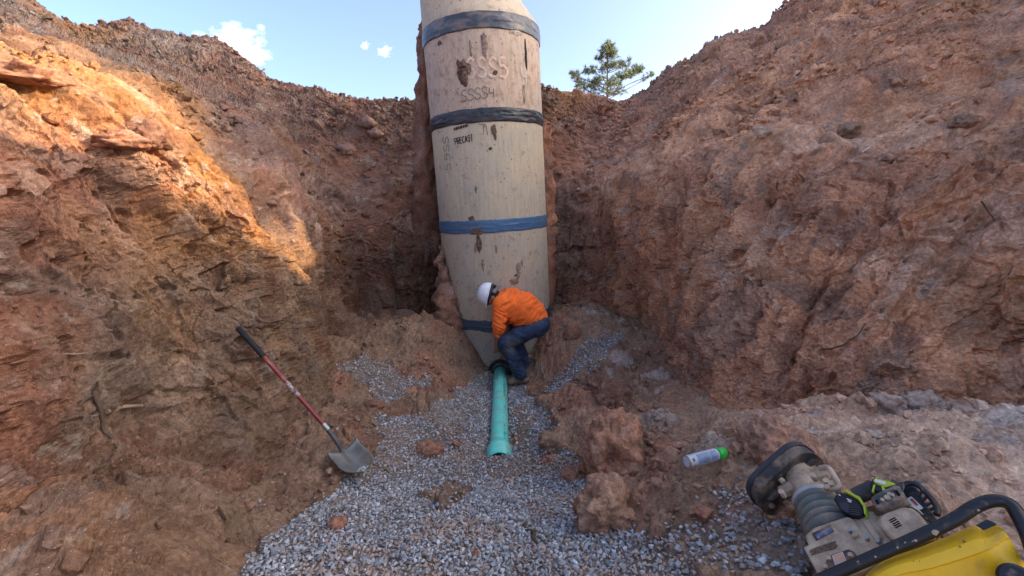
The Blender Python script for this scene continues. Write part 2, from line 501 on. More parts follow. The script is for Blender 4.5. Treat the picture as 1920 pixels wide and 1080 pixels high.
q1 = fbm(pw * 0.9, 4, 60); q2 = fbm(pw * 1.7 + 5, 4, 61); q3 = fbm(pw * 2.6 + 9, 4, 62)
colw = blend(colw, (0.72, 0.385, 0.22), 0.85 * sstep(0.8, 2.6, p[:, 0]) * sstep(10.5, 7.0, p[:, 1]))     # pinker clay of the right bank, lightened further to make up for weak skylight
colw = blend(colw, C_R, 0.6 * sstep(0.08, 0.4, q1))
colw = blend(colw, C_P, 0.55 * sstep(0.12, 0.45, q2) * (1 - 0.5 * deb))
colw = blend(colw, C_D, 0.55 * sstep(0.10, 0.4, q3))
colw = blend(colw, C_O, 0.3 * sstep(0.15, 0.45, -q1))
colw = blend(colw, C_G, 0.5 * sstep(0.15, 0.45, -q2))
colw = blend(colw, (0.64, 0.54, 0.44), 0.5 * sstep(0.62, 0.72, fbm(p * 3.3 + 3, 5, 63, 0.72)))
# the darker left and back clay, deepened to offset sky glow, least where sunlit
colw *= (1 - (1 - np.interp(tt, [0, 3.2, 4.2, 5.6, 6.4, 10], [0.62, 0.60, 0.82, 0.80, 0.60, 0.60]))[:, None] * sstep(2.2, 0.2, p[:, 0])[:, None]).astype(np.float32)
idx = np.arange(ns * ntt).reshape(ns, ntt)
quads = np.stack([idx[:-1, :-1], idx[1:, :-1], idx[1:, 1:], idx[:-1, 1:]], -1).reshape(-1, 4)
v0, v1, v3 = p2[quads[1000]][0], p2[quads[1000]][1], p2[quads[1000]][3]
if np.dot(np.cross(v1 - v0, v3 - v0), WN.reshape(-1, 3)[quads[1000][0]]) < 0: quads = quads[:, ::-1]
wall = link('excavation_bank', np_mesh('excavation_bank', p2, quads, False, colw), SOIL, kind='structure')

# ------------------------------------------------------------------ pit floor
FC = [(935, 1080, 1.75), (935, 1000, 2.2), (935, 930, 2.9), (935, 880, 3.7), (900, 800, 4.6), (925, 745, 5.4), (905, 715, 6.1), (960, 722, 6.1),
      (500, 1075, 1.75), (560, 980, 2.4), (650, 900, 3.15), (700, 850, 3.6), (760, 790, 4.3), (820, 745, 5.0),
      (560, 845, 3.55), (620, 780, 4.3), (700, 720, 5.0), (650, 680, 5.3), (760, 640, 5.9), (640, 640, 6.1), (700, 605, 7.3), (820, 600, 7.0), (835, 612, 6.4), (895, 722, 5.9),
      (870, 650, 6.3), (1040, 600, 6.9), (1055, 620, 6.4), (1015, 705, 6.0), (1070, 650, 6.1), (1130, 620, 6.3), (1190, 610, 6.8), (1170, 660, 5.6), (1220, 690, 5.2), (1100, 700, 5.3),
      (1030, 740, 5.2), (1100, 760, 4.4), (1200, 760, 4.2), (1280, 760, 4.0), (1060, 830, 3.8), (1150, 890, 3.1), (1250, 860, 2.9), (1320, 868, 2.2),
      (1120, 1000, 2.2), (1250, 960, 2.1), (1400, 900, 1.95), (1300, 1080, 1.5), (1500, 1080, 1.25), (1700, 850, 1.9), (1900, 850, 1.9), (1900, 1000, 1.4),
      (1400, 778, 3.5), (1650, 748, 2.95), (1920, 755, 2.7), (1500, 800, 2.7), (1800, 790, 2.4)]
FCW = [at(*q) for q in FC] + [np.array(q, float) for q in
      ((0, 0, 1.15), (-1.2, 0, 1.2), (1.5, 0.2, 1.4), (3, 0, 1.4), (-2.5, 0, 1.5), (0, -3, 1.3), (3.5, -3, 1.5), (-2.5, -3, 1.4), (-0.26, 8.2, 0.8), (2.5, 8, 0.75), (-2.5, 8.4, 0.9),
       (-0.1, 6.9, 0.15), (3.2, 5, 0.9), (-3, 5, 0.9))]
FCW = np.array(FCW)


def tps(d2):
    return 0.5 * d2 * np.log(d2 + 1e-9)


def tps_fit(X, z, lam):
    n = len(X)
    K = tps(((X[:, None] - X[None]) ** 2).sum(-1)) + lam * np.eye(n)
    Pm = np.c_[np.ones(n), X]
    A = np.block([[K, Pm], [Pm.T, np.zeros((3, 3))]])
    return np.linalg.solve(A, np.r_[z, 0, 0, 0])


TW = tps_fit(FCW[:, :2], FCW[:, 2], 0.02)


def floor_base(x, y):
    sh = np.shape(x); X = np.stack([np.ravel(x), np.ravel(y)], -1).astype(float)
    out = np.empty(len(X))
    for i in range(0, len(X), 20000):
        q = X[i:i + 20000]
        out[i:i + 20000] = tps(((q[:, None] - FCW[None, :, :2]) ** 2).sum(-1)) @ TW[:-3] + TW[-3] + q @ TW[-2:]
    return out.reshape(sh)


def inpoly(x, y, poly):
    x = np.asarray(x); y = np.asarray(y); r = np.zeros(x.shape, bool); n = len(poly)
    for i in range(n):
        (x1, y1), (x2, y2) = poly[i], poly[(i + 1) % n]
        c_ = ((y1 > y) != (y2 > y)) & (x < (x2 - x1) * (y - y1) / (y2 - y1 + 1e-12) + x1)
        r ^= c_
    return r


def on_floor(px, py):
    """where the line of sight of a pixel meets the pit floor"""
    d = _f + RIGHT * (px - 960) / FPX - UP * (py - 540) / FPX
    d = d / d[1]
    Ys = np.linspace(1.0, 9, 400)
    z = CZ + d[2] * Ys
    g = floor_base(d[0] * Ys, Ys)
    k = np.argmax(z < g)
    Y = Ys[k]
    return np.array([d[0] * Y, Y, g[k]])


def fpoly(pts):
    return [tuple(on_floor(*q)[:2]) for q in pts]


# areas of gravel on the floor (photograph pixels carried onto the ground)
GR_MAIN = fpoly([(440, 1079), (500, 1000), (610, 930), (690, 880), (720, 830), (700, 790), (800, 770), (850, 745), (890, 715), (905, 695), (940, 690), (985, 715), (990, 735), (1010, 760),
                 (1040, 800), (1030, 850), (1090, 860), (1130, 900), (1110, 940), (1130, 985), (1200, 1000), (1230, 1040), (1290, 1079)]) + [(0.6, 0.9), (-1.0, 0.9)]
GR_L = fpoly([(630, 690), (680, 670), (720, 680), (760, 710), (800, 700), (812, 722), (770, 745), (715, 760), (690, 720), (640, 700)])
GR_R = fpoly([(1062, 690), (1080, 655), (1130, 630), (1170, 625), (1165, 640), (1130, 675), (1110, 700), (1040, 735), (1000, 745), (1040, 700)])
GR_N = fpoly([(1330, 925), (1400, 912), (1440, 960), (1520, 975), (1530, 1030), (1500, 1079), (1290, 1079), (1210, 1040), (1290, 1000), (1340, 980)])
# bare soil showing through the gravel
HOLES = [(fpoly([(790, 930), (830, 905), (885, 908), (880, 930), (830, 960)]), 0.85), (fpoly([(960, 780), (985, 755), (1000, 790), (975, 840), (958, 830)]), 0.6),
         (fpoly([(770, 830), (830, 795), (880, 800), (860, 840), (800, 860)]), 0.35)]


def gravel_mask(x, y):
    jx = x + 0.10 * perlin(np.stack([np.ravel(x) * 4, np.ravel(y) * 4, 0 * np.ravel(x)], -1), 71).reshape(np.shape(x))
    jy = y + 0.10 * perlin(np.stack([np.ravel(x) * 4, np.ravel(y) * 4, 0 * np.ravel(x) + 5], -1), 72).reshape(np.shape(x))
    q_ = np.stack([np.ravel(x) * 15, np.ravel(y) * 15, 0 * np.ravel(x)], -1)
    jx = jx + 0.07 * perlin(q_, 73).reshape(np.shape(x)); jy = jy + 0.07 * perlin(q_ + 9, 74).reshape(np.shape(x))
    m = inpoly(jx, jy, GR_MAIN) * 1.0
    for g, w in ((GR_L, 0.8), (GR_R, 0.8), (GR_N, 0.62)): m = np.maximum(m, inpoly(jx, jy, g) * w)
    for g, w in HOLES: m = np.where(inpoly(jx, jy, g), np.minimum(m, 1 - w), m)
    return m


PA = at(938, 691, 6.50); PB = at(936, 868, 3.86)             # axis of the sewer pipe, manhole end and near end
CAN = at(1322, 862, 2.2)


def floor_height(x, y):
    """surface of the pit floor with its lumps"""
    x = np.asarray(x, float); y = np.asarray(y, float)
    sh = x.shape; xr, yr = x.ravel(), y.ravel()
    z = floor_base(xr, yr)
    g = np.clip(gravel_mask(xr, yr), 0, 1)
    q = np.stack([xr, yr, z], -1).astype(np.float32)
    qw = q + 0.08 * np.stack([fbm(q * 3 + 4, 2, 80), fbm(q * 3 + 8, 2, 81), 0 * xr], -1)
    d = fbm(q * 1.4, 3, 82) * 0.13 + fbm(q * 6, 4, 83, 0.55) * 0.05
    rough = (domes(qw * 4.0, 84, 0.4) * 0.26 + domes(qw * 9.0, 85, 0.5) * 0.13 + domes(qw * 20.0, 86, 0.55) * 0.07) + facet(qw * 7, 87) * 0.03
    calm = 1 - 0.85 * np.exp(-((xr - CAN[0]) ** 2 + (yr - CAN[1]) ** 2) / 0.2 ** 2)
    z = z + d * (1 - 0.62 * g) + rough * (1 - g) * (0.58 - 0.25 * sstep(0.6, 1.6, xr)) * calm
    # the pipe lies in a shallow bed; its near end is banked up
    ab = PB[:2] - PA[:2]; L = np.linalg.norm(ab); ab = ab / L
    ta = (xr - PA[0]) * ab[0] + (yr - PA[1]) * ab[1]; lat = np.abs(-(xr - PA[0]) * ab[1] + (yr - PA[1]) * ab[0])
    zp = PA[2] + (PB[2] - PA[2]) * np.clip(ta / L, 0, 1.2)
    bed = zp - 0.035 + np.clip(lat - 0.10, 0, 1) * 0.45
    k = sstep(0.42, 0.16, lat) * sstep(-0.3, 0.0, ta) * sstep(L + 0.02, L - 0.10, ta)
    z = z * (1 - k) + np.minimum(z, bed) * k
    k2 = sstep(0.45, 0.1, lat) * sstep(L - 0.09, L + 0.01, ta) * sstep(L + 0.9, L + 0.3, ta)
    z = z * (1 - k2) + np.maximum(z, zp + 0.075) * k2
    return z.reshape(sh)


fx = np.arange(-3.4, 4.7, 0.021); fy = np.arange(0.7, 8.9, 0.021)
FX, FY = np.meshgrid(fx, fy, indexing='ij')
FZ = floor_height(FX, FY)
FZI = FZ


def fz(x, y):
    """fast lookup of the finished floor height"""
    i = np.clip((np.asarray(x) - fx[0]) / 0.021, 0, len(fx) - 1.001); j = np.clip((np.asarray(y) - fy[0]) / 0.021, 0, len(fy) - 1.001)
    i0 = i.astype(int) if hasattr(i, 'astype') else int(i); j0 = j.astype(int) if hasattr(j, 'astype') else int(j)
    a, b = i - i0, j - j0
    return (FZI[i0, j0] * (1 - a) * (1 - b) + FZI[i0 + 1, j0] * a * (1 - b) + FZI[i0, j0 + 1] * (1 - a) * b + FZI[i0 + 1, j0 + 1] * a * b)


fp = np.stack([FX, FY, FZ], -1).reshape(-1, 3).astype(np.float32)
gm = gravel_mask(FX.ravel(), FY.ravel()).astype(np.float32)
fcol = np.tile(np.array(C_T, np.float32), (len(fp), 1))
fcol = blend(fcol, (0.80, 0.56, 0.39), sstep(1.0, 2.3, fp[:, 0]) * sstep(4.4, 3.0, fp[:, 1]) * 0.95)  # pale clay of the right floor, brightened beyond its own tone for missing fill light
fcol = blend(fcol, C_R, (0.75 - 0.35 * sstep(0.7, 1.6, fp[:, 0])) * sstep(-0.1, 0.35, fbm(fp * 1.3, 4, 90)))
fcol = blend(fcol, C_D, 0.45 * sstep(0.05, 0.4, fbm(fp * 1.9 + 3, 4, 91)))
fcol = blend(fcol, C_D, 0.7 * np.exp(-((fp[:, 0] - 1.5) ** 2 / 0.25 + (fp[:, 1] - 5.2) ** 2 / 0.5)))
fcol = blend(fcol, (0.55, 0.48, 0.42), 0.7 * sstep(0.3, 0.5, fbm(fp * 2.4 + 7, 4, 92)) * sstep(0.5, 1.6, fp[:, 0]))
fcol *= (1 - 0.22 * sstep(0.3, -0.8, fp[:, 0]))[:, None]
fcol = blend(fcol, (0.25, 0.205, 0.165), 0.8 * gm)
fi = np.arange(len(fp)).reshape(FX.shape)
fq = np.stack([fi[:-1, :-1], fi[1:, :-1], fi[1:, 1:], fi[:-1, 1:]], -1).reshape(-1, 4)
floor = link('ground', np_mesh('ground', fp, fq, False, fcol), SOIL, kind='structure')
# the same ground goes on behind, coarser, as a ramp up to the surrounding land
gx, gy = np.meshgrid(np.linspace(-5, 7, 60), np.linspace(-14, 0.74, 60), indexing='ij')
gz = floor_base(gx, np.maximum(gy, -2.5)) - 0.02 + np.maximum(0, -2.5 - gy) * 0.2
gp = np.stack([gx, gy, gz], -1).reshape(-1, 3)
gi = np.arange(len(gp)).reshape(gx.shape)
gq = np.stack([gi[:-1, :-1], gi[1:, :-1], gi[1:, 1:], gi[:-1, 1:]], -1).reshape(-1, 4)
link('ramp', np_mesh('ramp', gp, gq, True, np.tile(np.array(C_T), (len(gp), 1))), SOIL, kind='structure')
# land round the pit out to the horizon
ang = np.linspace(0, 2 * np.pi, 97)[:-1]
rr = [17.0, 40, 120, 500, 2000]
lp = np.array([[r * math.cos(a) + 0.3, r * math.sin(a) + 4, 3.4 - (0.6 if r < 20 else 0)] for r in rr for a in ang])
lf = np.array([[i * 96 + j, (i + 1) * 96 + j, (i + 1) * 96 + (j + 1) % 96, i * 96 + (j + 1) % 96] for i in range(4) for j in range(96)])
link('land', np_mesh('land', lp, lf, True, np.tile(np.array(C_R), (len(lp), 1))), SOIL, kind='structure')

# ------------------------------------------------------------------ looking up the finished surfaces
WALLP = p2
_rel = p2 - np.array([0, 0, CZ], np.float32)
_dep = _rel @ _f.astype(np.float32)
_wpx = 960 + FPX * (_rel @ RIGHT.astype(np.float32)) / np.maximum(_dep, 0.05)
_wpy = 540 - FPX * (_rel @ UP.astype(np.float32)) / np.maximum(_dep, 0.05)
_wok = _dep > 0.5


def on_wall(px, py, r=7):
    """the point of the cut bank seen at a pixel, and its normal"""
    m = np.where((np.abs(_wpx - px) < r) & (np.abs(_wpy - py) < r) & _wok)[0]
    if len(m) == 0: return on_wall(px, py, r * 2)
    d = _dep[m]; m = m[d < d.min() + 0.12]
    k = m[np.argmin((_wpx[m] - px) ** 2 + (_wpy[m] - py) ** 2)]
    return p2[k].astype(float), WN.reshape(-1, 3)[k]


def ground_at(px, py):
    q = on_floor(px, py)
    return np.array([q[0], q[1], float(fz(q[0], q[1]))])


# ------------------------------------------------------------------ gravel
def hull_shape(seed, npts, flat=(1, 0.8, 0.6)):
    r = np.random.default_rng(seed)
    bm = bmesh.new()
    q = r.normal(size=(npts, 3)); q /= np.linalg.norm(q, axis=1, keepdims=True)
    q *= r.uniform(0.82, 1.08, (npts, 1)) * np.array(flat)
    for v in q: bm.verts.new(v)
    bmesh.ops.convex_hull(bm, input=bm.verts)
    for v in [v for v in bm.verts if not v.link_faces]: bm.verts.remove(v)
    bmesh.ops.triangulate(bm, faces=bm.faces)
    bm.verts.ensure_lookup_table(); bm.verts.index_update()
    V = np.array([v.co[:] for v in bm.verts]); F = np.array([[v.index for v in f.verts] for f in bm.faces])
    bm.free()
    return V, F


def rand_rot(n, r, flatness=0.5):
    yaw = r.uniform(0, 2 * np.pi, n); tl = r.normal(0, flatness, n); tz = r.uniform(0, 2 * np.pi, n)
    cy, sy = np.cos(yaw), np.sin(yaw); z0 = np.zeros(n); o1 = np.ones(n)
    Rz = np.array([[cy, -sy, z0], [sy, cy, z0], [z0, z0, o1]]).transpose(2, 0, 1)
    ct, st = np.cos(tl), np.sin(tl)
    Rx = np.array([[o1, z0, z0], [z0, ct, -st], [z0, st, ct]]).transpose(2, 0, 1)
    ca, sa = np.cos(tz), np.sin(tz)
    Ra = np.array([[ca, -sa, z0], [sa, ca, z0], [z0, z0, o1]]).transpose(2, 0, 1)
    return Ra @ Rx @ Rz


def scatter(shapes, pos, size, rot, cols):
    """many small stones as one array mesh"""
    Vs, Fs, Cs = [], [], []; base = 0
    pick = np.arange(len(pos)) % len(shapes)
    for k, (V, F) in enumerate(shapes):
        m = np.where(pick == k)[0]
        if not len(m): continue
        v = np.einsum('nij,vj->nvi', rot[m], V) * size[m][:, None, None] + pos[m][:, None, :]
        Vs.append(v.reshape(-1, 3)); Cs.append(np.repeat(cols[m], len(V), 0))
        Fs.append((F[None] + (np.arange(len(m)) * len(V))[:, None, None] + base).reshape(-1, 3)); base += len(m) * len(V)
    return np.concatenate(Vs), np.concatenate(Fs), np.concatenate(Cs)


def stone_material():
    m, t, b = M_new('gravel_stone')
    b.inputs['Roughness'].default_value = 0.78
    b.inputs['Specular IOR Level'].default_value = 0.3
    a_ = N(t, 'ShaderNodeAttribute', attribute_name='col')
    geo = t.nodes.new('ShaderNodeNewGeometry')
    n = N(t, 'ShaderNodeTexNoise', Scale=140.0, Detail=2.0)
    t.links.new(geo.outputs['Position'], n.inputs['Vector'])
    t.links.new(mixc(t, 1.0, a_.outputs['Color'], mixc(t, n.outputs['Fac'], (0.7, 0.7, 0.7), (1.3, 1.3, 1.3)), 'MULTIPLY'), b.inputs['Base Color'])
    return m


STONE = stone_material()


def stone_cols(n, r):
    base = np.array([(0.52, 0.52, 0.51), (0.41, 0.42, 0.43), (0.63, 0.62, 0.60), (0.27, 0.28, 0.29), (0.76, 0.75, 0.72), (0.40, 0.30, 0.23), (0.48, 0.32, 0.22)])
    k = r.choice(7, n, p=[0.27, 0.24, 0.17, 0.14, 0.07, 0.07, 0.04])
    return base[k] * r.uniform(0.55, 1.0, (n, 1)) * np.array([0.95, 1.0, 1.06])


def jitter_grid(x0, x1, y0, y1, sp, r):
    gx_, gy_ = np.meshgrid(np.arange(x0, x1, sp), np.arange(y0, y1, sp), indexing='ij')
    return gx_.ravel() + r.uniform(-0.5, 0.5, gx_.size) * sp, gy_.ravel() + r.uniform(-0.5, 0.5, gx_.size) * sp


gr = np.random.default_rng(5)
gx1, gy1 = jitter_grid(-2.4, 2.2, 0.9, 3.2, 0.0185, gr)
gx2, gy2 = jitter_grid(-2.4, 2.4, 3.2, 7.2, 0.0235, gr)
sx, sy = np.r_[gx1, gx2], np.r_[gy1, gy2]
keepm = gravel_mask(sx, sy)
# a scatter of strays beyond the edge of the bed
stray = (gr.random(len(sx)) < 0.012) & (fbm(np.stack([sx, sy, 0 * sx], -1) * 1.5, 2, 99) > 0.0) & (np.hypot(sx, sy - 3.5) < 3.2)
clump = fbm(np.stack([sx, sy, 0 * sx + 3], -1) * 5, 2, 98)
k = (gr.random(len(sx)) < np.clip(keepm * 1.1 - 0.35 * sstep(0.1, 0.5, clump) * (keepm < 0.95), 0, 1)) | stray
sx, sy = sx[k], sy[k]
ssz = np.where(sy > 3.2, 0.0138, 0.0120) * np.exp(np.clip(gr.normal(0, 0.32, len(sx)), -0.7, 0.5))
spos = np.stack([sx, sy, fz(sx, sy) + ssz * gr.uniform(0.1, 1.1, len(sx))], -1)
srot = rand_rot(len(sx), gr, 0.55); scol = stone_cols(len(sx), gr)
mudd = np.clip(0.75 * sstep(0.0, 0.4, fbm(np.stack([sx, sy, 0 * sx + 8], -1) * 2.2, 4, 97)) + 0.13, 0, 1)[:, None] * gr.uniform(0.2, 1, (len(sx), 1))
scol = scol * (1 - mudd) + np.array([0.40, 0.28, 0.20]) * mudd
SHAPES = [hull_shape(100 + i, 11, (1.0, gr.uniform(0.65, 0.9), gr.uniform(0.45, 0.7))) for i in range(28)]
# the 300 that show largest stay single stones, the rest are one mass
dpx = (spos - np.array([0, 0, CZ])) @ _f
inx = np.abs((spos - np.array([0, 0, CZ])) @ RIGHT / dpx) < 1.17
iny = ((spos - np.array([0, 0, CZ])) @ UP / dpx) > -0.66
score = np.where(inx & iny, ssz / dpx, 0)
top = np.argsort(-score)[:300]
rest = np.setdiff1d(np.arange(len(sx)), top)
GV, GF, GC = scatter(SHAPES, spos[rest], ssz[rest], srot[rest], scol[rest])
gravel = link('gravel', np_mesh('gravel', GV, GF, False, GC), STONE, kind='stuff', label='grey crushed stone bedding spread along the pit bottom round the green pipe', category='gravel')
SM = []
for i in range(24):
    V, F = SHAPES[i]
    SM.append(np_mesh('stone', V, F, False, np.tile(stone_cols(1, gr), (len(V), 1))))
    SM[-1].materials.append(STONE)
for i, t_ in enumerate(top):
    o = link('stone', SM[i % 24], STONE, gravel)
    o.matrix_local = Matrix.Translation(Vector(spos[t_])) @ Matrix(srot[t_].tolist()).to_4x4() @ Matrix.Scale(float(ssz[t_]), 4)

# ------------------------------------------------------------------ crumbs of soil lying on the slopes and the floor
CR = [hull_shape(300 + i, 13, (1.0, gr.uniform(0.7, 0.95), gr.uniform(0.55, 0.8))) for i in range(20)]
wsel = np.zeros(0, int)
w_ = (deb ** 1.5) * (tt > 0.6) * (tt < 9.0) * _wok * (np.abs(_wpx - 960) < 1100) * (_wpy > -80)
area = np.linalg.norm(np.cross(np.gradient(WP, axis=0), np.gradient(WP, axis=1)), axis=-1).ravel()
w_ = w_ * area * sstep(-0.25, 0.3, fbm(p * 1.1 + 2, 3, 120)) * (0.25 + 0.75 * np.clip(WN.reshape(-1, 3)[:, 2] + 0.2, 0, 1))
wsel = gr.choice(len(w_), 19000, p=w_ / w_.sum())
wsz = np.clip(0.011 * (gr.pareto(1.9, len(wsel)) + 1), 0.01, 0.075)
wpos = p2[wsel] + WN.reshape(-1, 3)[wsel] * (wsz * 0.35)[:, None] + gr.normal(0, 0.01, (len(wsel), 3))
wcol = colw[wsel] * gr.uniform(0.8, 1.25, (len(wsel), 1))
cx_, cy_ = gr.uniform(-3.0, 4.2, 26000), gr.uniform(0.9, 8.2, 26000)
cm = (1 - gravel_mask(cx_, cy_) * 0.985) * sstep(-0.2, 0.35, fbm(np.stack([cx_, cy_, 0 * cx_], -1) * 1.4, 3, 121))
kk = gr.random(len(cx_)) < cm * 0.75
cx_, cy_ = cx_[kk], cy_[kk]
csz = np.clip(0.0085 * (gr.pareto(1.7, len(cx_)) + 1), 0.007, 0.06)
cpos = np.stack([cx_, cy_, fz(cx_, cy_) + csz * 0.3], -1)
ii = np.clip(((cx_ - fx[0]) / 0.021).astype(int), 0, len(fx) - 1); jj = np.clip(((cy_ - fy[0]) / 0.021).astype(int), 0, len(fy) - 1)
ccol = fcol.reshape(FX.shape + (3,))[ii, jj] * gr.uniform(0.8, 1.35, (len(cx_), 1))
ccol = np.where((gm.reshape(FX.shape)[ii, jj] > 0.3)[:, None], np.array(C_R) * gr.uniform(0.7, 1.1, (len(cx_), 1)), ccol)
allp = np.r_[wpos, cpos]; alls = np.r_[wsz, csz]; allc = np.r_[wcol, ccol]
CV, CF, CCc = scatter(CR, allp, alls, rand_rot(len(allp), gr, 1.2), allc)
link('loose_soil', np_mesh('loose_soil', CV, CF, False, CCc), SOIL, kind='stuff', label='crumbs and small clods of red brown clay strewn over banks and floor', category='soil')


# ------------------------------------------------------------------ clods and boulders of clay, each its own thing
def clod_mesh(name, seed, dims, col, sub=4, rough=1.0, pale=0.0):
    bm = bmesh.new()
    bmesh.ops.create_icosphere(bm, subdivisions=sub, radius=1.0)
    bm.verts.ensure_lookup_table(); bm.verts.index_update()
    V = np.array([v.co[:] for v in bm.verts], np.float32); F = np.array([[v.index for v in f.verts] for f in bm.faces])
    bm.free()
    q = V * 1.0 + seed * 13.7
    d = 1 + 0.40 * rough * fbm(q * 0.9, 2, seed) + 0.42 * rough * facet(q * 1.5 + 0.3 * np.stack([fbm(q * 2, 2, seed + 1)] * 3, -1), seed) + 0.15 * rough * facet(q * 4.2, seed + 2) \
        + 0.07 * fbm(q * 5, 4, seed + 3, 0.6) + 0.05 * domes(q * 7, seed + 4, 0.5)
    V2 = V * d[:, None]
    V2[:, 2] = np.where(V2[:, 2] < -0.75, -0.75 + (V2[:, 2] + 0.75) * 0.2, V2[:, 2])
    c_ = np.tile(np.array(col, np.float32), (len(V), 1))
    c_ = blend(c_, C_P, np.clip(pale + 0.28 * sstep(0.0, 0.4, fbm(q * 1.6, 3, seed + 5)), 0, 1))
    c_ = blend(c_, C_D, 0.6 * sstep(0.05, 0.4, fbm(q * 1.9 + 4, 3, seed + 6)))
    return np_mesh(name, V2 * np.array(dims, np.float32), F, True, c_)


def clod(px, py, w, h, label, col=C_R, where='floor', name='clay_clod', sub=4, cat='clod', group=None, seed=None, rough=1.0, pale=0.0, sink=0.25, depth=1.0, yaw=None, tilt=0.0):
    """a lump that shows w by h pixels and stands on the floor (base pixel given) or lies on the bank (middle given)"""
    seed = seed if seed is not None else int(px * 7 + py) % 997
    if where == 'floor':
        f0 = on_floor(px, py)
        g = at(px, py - h * 0.40, f0[1] + 0.10)
    else:
        g, _ = on_wall(px, py)
    dd = float((g - np.array([0, 0, CZ])) @ _f)
    rw, rh = 0.5 * w * dd / FPX, 0.5 * h * dd / FPX
    me = clod_mesh(name, seed, (rw * 0.95, rw * 0.95 * depth, rh * 0.98), col, sub, rough, pale)
    o = link(name, me, SOIL, label=label, category=cat)
    o.location = (g[0], g[1], g[2] - rh * 0.1)
    o.rotation_euler = (0, tilt, random.uniform(-0.5, 0.5) if yaw is None else yaw)
    if group: o['group'] = group
    return o


clod(1146, 898, 122, 132, 'largest brown clay boulder beside the gravel with dark hollow under it', (0.52, 0.26, 0.155), name='clay_boulder', sub=5, cat='boulder', seed=21, sink=0.1, pale=0.1)
clod(1138, 1004, 108, 112, 'second large clay boulder in front of the largest, at the gravel edge', (0.46, 0.265, 0.165), name='clay_boulder', sub=5, cat='boulder', seed=34, sink=0.1, pale=0.05)
clod(1458, 868, 118, 90, 'broad pale clay mound behind the rammer foot', C_R, name='clay_boulder', sub=5, cat='boulder', seed=45, sink=0.18, pale=0.3)
clod(803, 858, 54, 34, 'flat red clay clod lying alone on the gravel left of the pipe', C_R, seed=5)
clod(634, 998, 34, 34, 'small dark red clod in the gravel at the lower left', C_R, seed=6)
clod(1036, 880, 50, 26, 'low red clod on gravel just right of the pipe end', C_R, seed=7)
clod(1080, 905, 52, 32, 'rounded brown clod between the pipe end and the boulders', C_R, seed=8)
clod(1042, 850, 60, 44, 'long sloping clod leaning at the gravel edge, left of the largest boulder', C_T, seed=9)
clod(1186, 952, 52, 48, 'brown clod wedged right behind the second large boulder', C_T, seed=10)
clod(1247, 988, 36, 34, 'pale tan stone on the soil right of the second large boulder', C_P, seed=12, sub=3, pale=0.6)
clod(1198, 965, 22, 20, 'small pink stone touching the second large boulder', C_P, seed=13, sub=3, pale=0.5)
clod(1150, 760, 66, 52, 'dark clod on the bank behind the largest boulder', C_D, seed=14)
clod(1118, 735, 48, 36, 'dark brown clod on the right bank below the gravel patch', C_D, seed=15)
clod(1085, 752, 46, 30, 'low brown clod between the pipe and the right bank', C_R, seed=16)
clod(1250, 868, 58, 42, 'reddish clod lying just left of the spray can', C_R, seed=17)
clod(1516, 802, 34, 26, 'round pale stone at the foot of the right bank', C_P, seed=18, sub=3, pale=0.5)
clod(1660, 775, 70, 44, 'whitish clay lump at the foot of the right bank, left one of two', (0.55, 0.47, 0.41), seed=19, pale=0.5)
clod(1728, 772, 78, 40, 'whitish clay lump at the foot of the right bank, right one of two', (0.55, 0.47, 0.41), seed=20, pale=0.5)
clod(1812, 785, 52, 36, 'tan clod near the right edge at the foot of the bank', C_P, seed=22, pale=0.3)
clod(275, 255, 66, 52, 'dark boulder of clay perched on the sunlit left ledge', C_D, 'wall', name='clay_boulder', cat='boulder', seed=23)
clod(222, 264, 84, 34, 'long flat clay slab on the left ledge beside the perched boulder', C_R, 'wall', name='clay_boulder', cat='boulder', seed=24)
clod(40, 142, 120, 40, 'big overhanging clay block at the upper left edge of the sunlit face', C_R, 'wall', name='clay_boulder', cat='boulder', seed=25)
clod(1556, 238, 30, 24, 'pale round stone on the ledge of the right bank, middle of the ledge', C_P, 'wall', sub=3, seed=26, pale=0.5)
clod(1590, 246, 46, 34, 'largest clod on the ledge of the right bank', C_T, 'wall', seed=27)
clod(1806, 226, 38, 30, 'clod on the ledge of the right bank near the right edge', C_T, 'wall', seed=28)
clod(1440, 250, 36, 24, 'small stone on the left part of the right bank ledge', C_P, 'wall', sub=3, seed=29)
clod(690, 232, 36, 26, 'rounded clod on the upper slope left of the manhole', C_M, 'wall', sub=3, seed=30)
clod(650, 280, 34, 24, 'clod halfway down the slope left of the manhole', C_M, 'wall', sub=3, seed=31)
clod(705, 250, 28, 20, 'small clod on the slope nearest the manhole on its left', C_M, 'wall', sub=3, seed=32)
clod(1074, 640, 34, 40, 'reddish slab of clay standing on the bank behind the worker', C_R, seed=33, sub=3, depth=0.5)
clod(700, 770, 40, 24, 'dark red clod on the left bank below the gravel patch', C_D, seed=35, sub=3)
clod(770, 745, 34, 22, 'brown clod on the left bank beside the gravel patch', C_R, seed=36, sub=3)


# ------------------------------------------------------------------ tubes and strokes
def tube_np(path, radii, seg=8, cap=True):
    path = [Vector(q) for q in path]
    n = len(path); V = []; F = []
    t0 = (path[1] - path[0]).normalized()
    ref = Vector((0, 0, 1)) if abs(t0.z) < 0.9 else Vector((1, 0, 0))
    nx = t0.cross(ref).normalized()
    for i in range(n):
        t_ = (path[min(i + 1, n - 1)] - path[max(i - 1, 0)]).normalized()
        nx = (nx - t_ * nx.dot(t_)).normalized()
        ny = t_.cross(nx)
        r = radii[i] if hasattr(radii, '__len__') else radii
        for j in range(seg):
            a = 2 * math.pi * j / seg
            V.append(path[i] + nx * (r * math.cos(a)) + ny * (r * math.sin(a)))
    for i in range(n - 1):
        for j in range(seg):
            k_ = (j + 1) % seg
            F.append((i * seg + j, i * seg + k_, (i + 1) * seg + k_, (i + 1) * seg + j))
    return V, F, n, seg


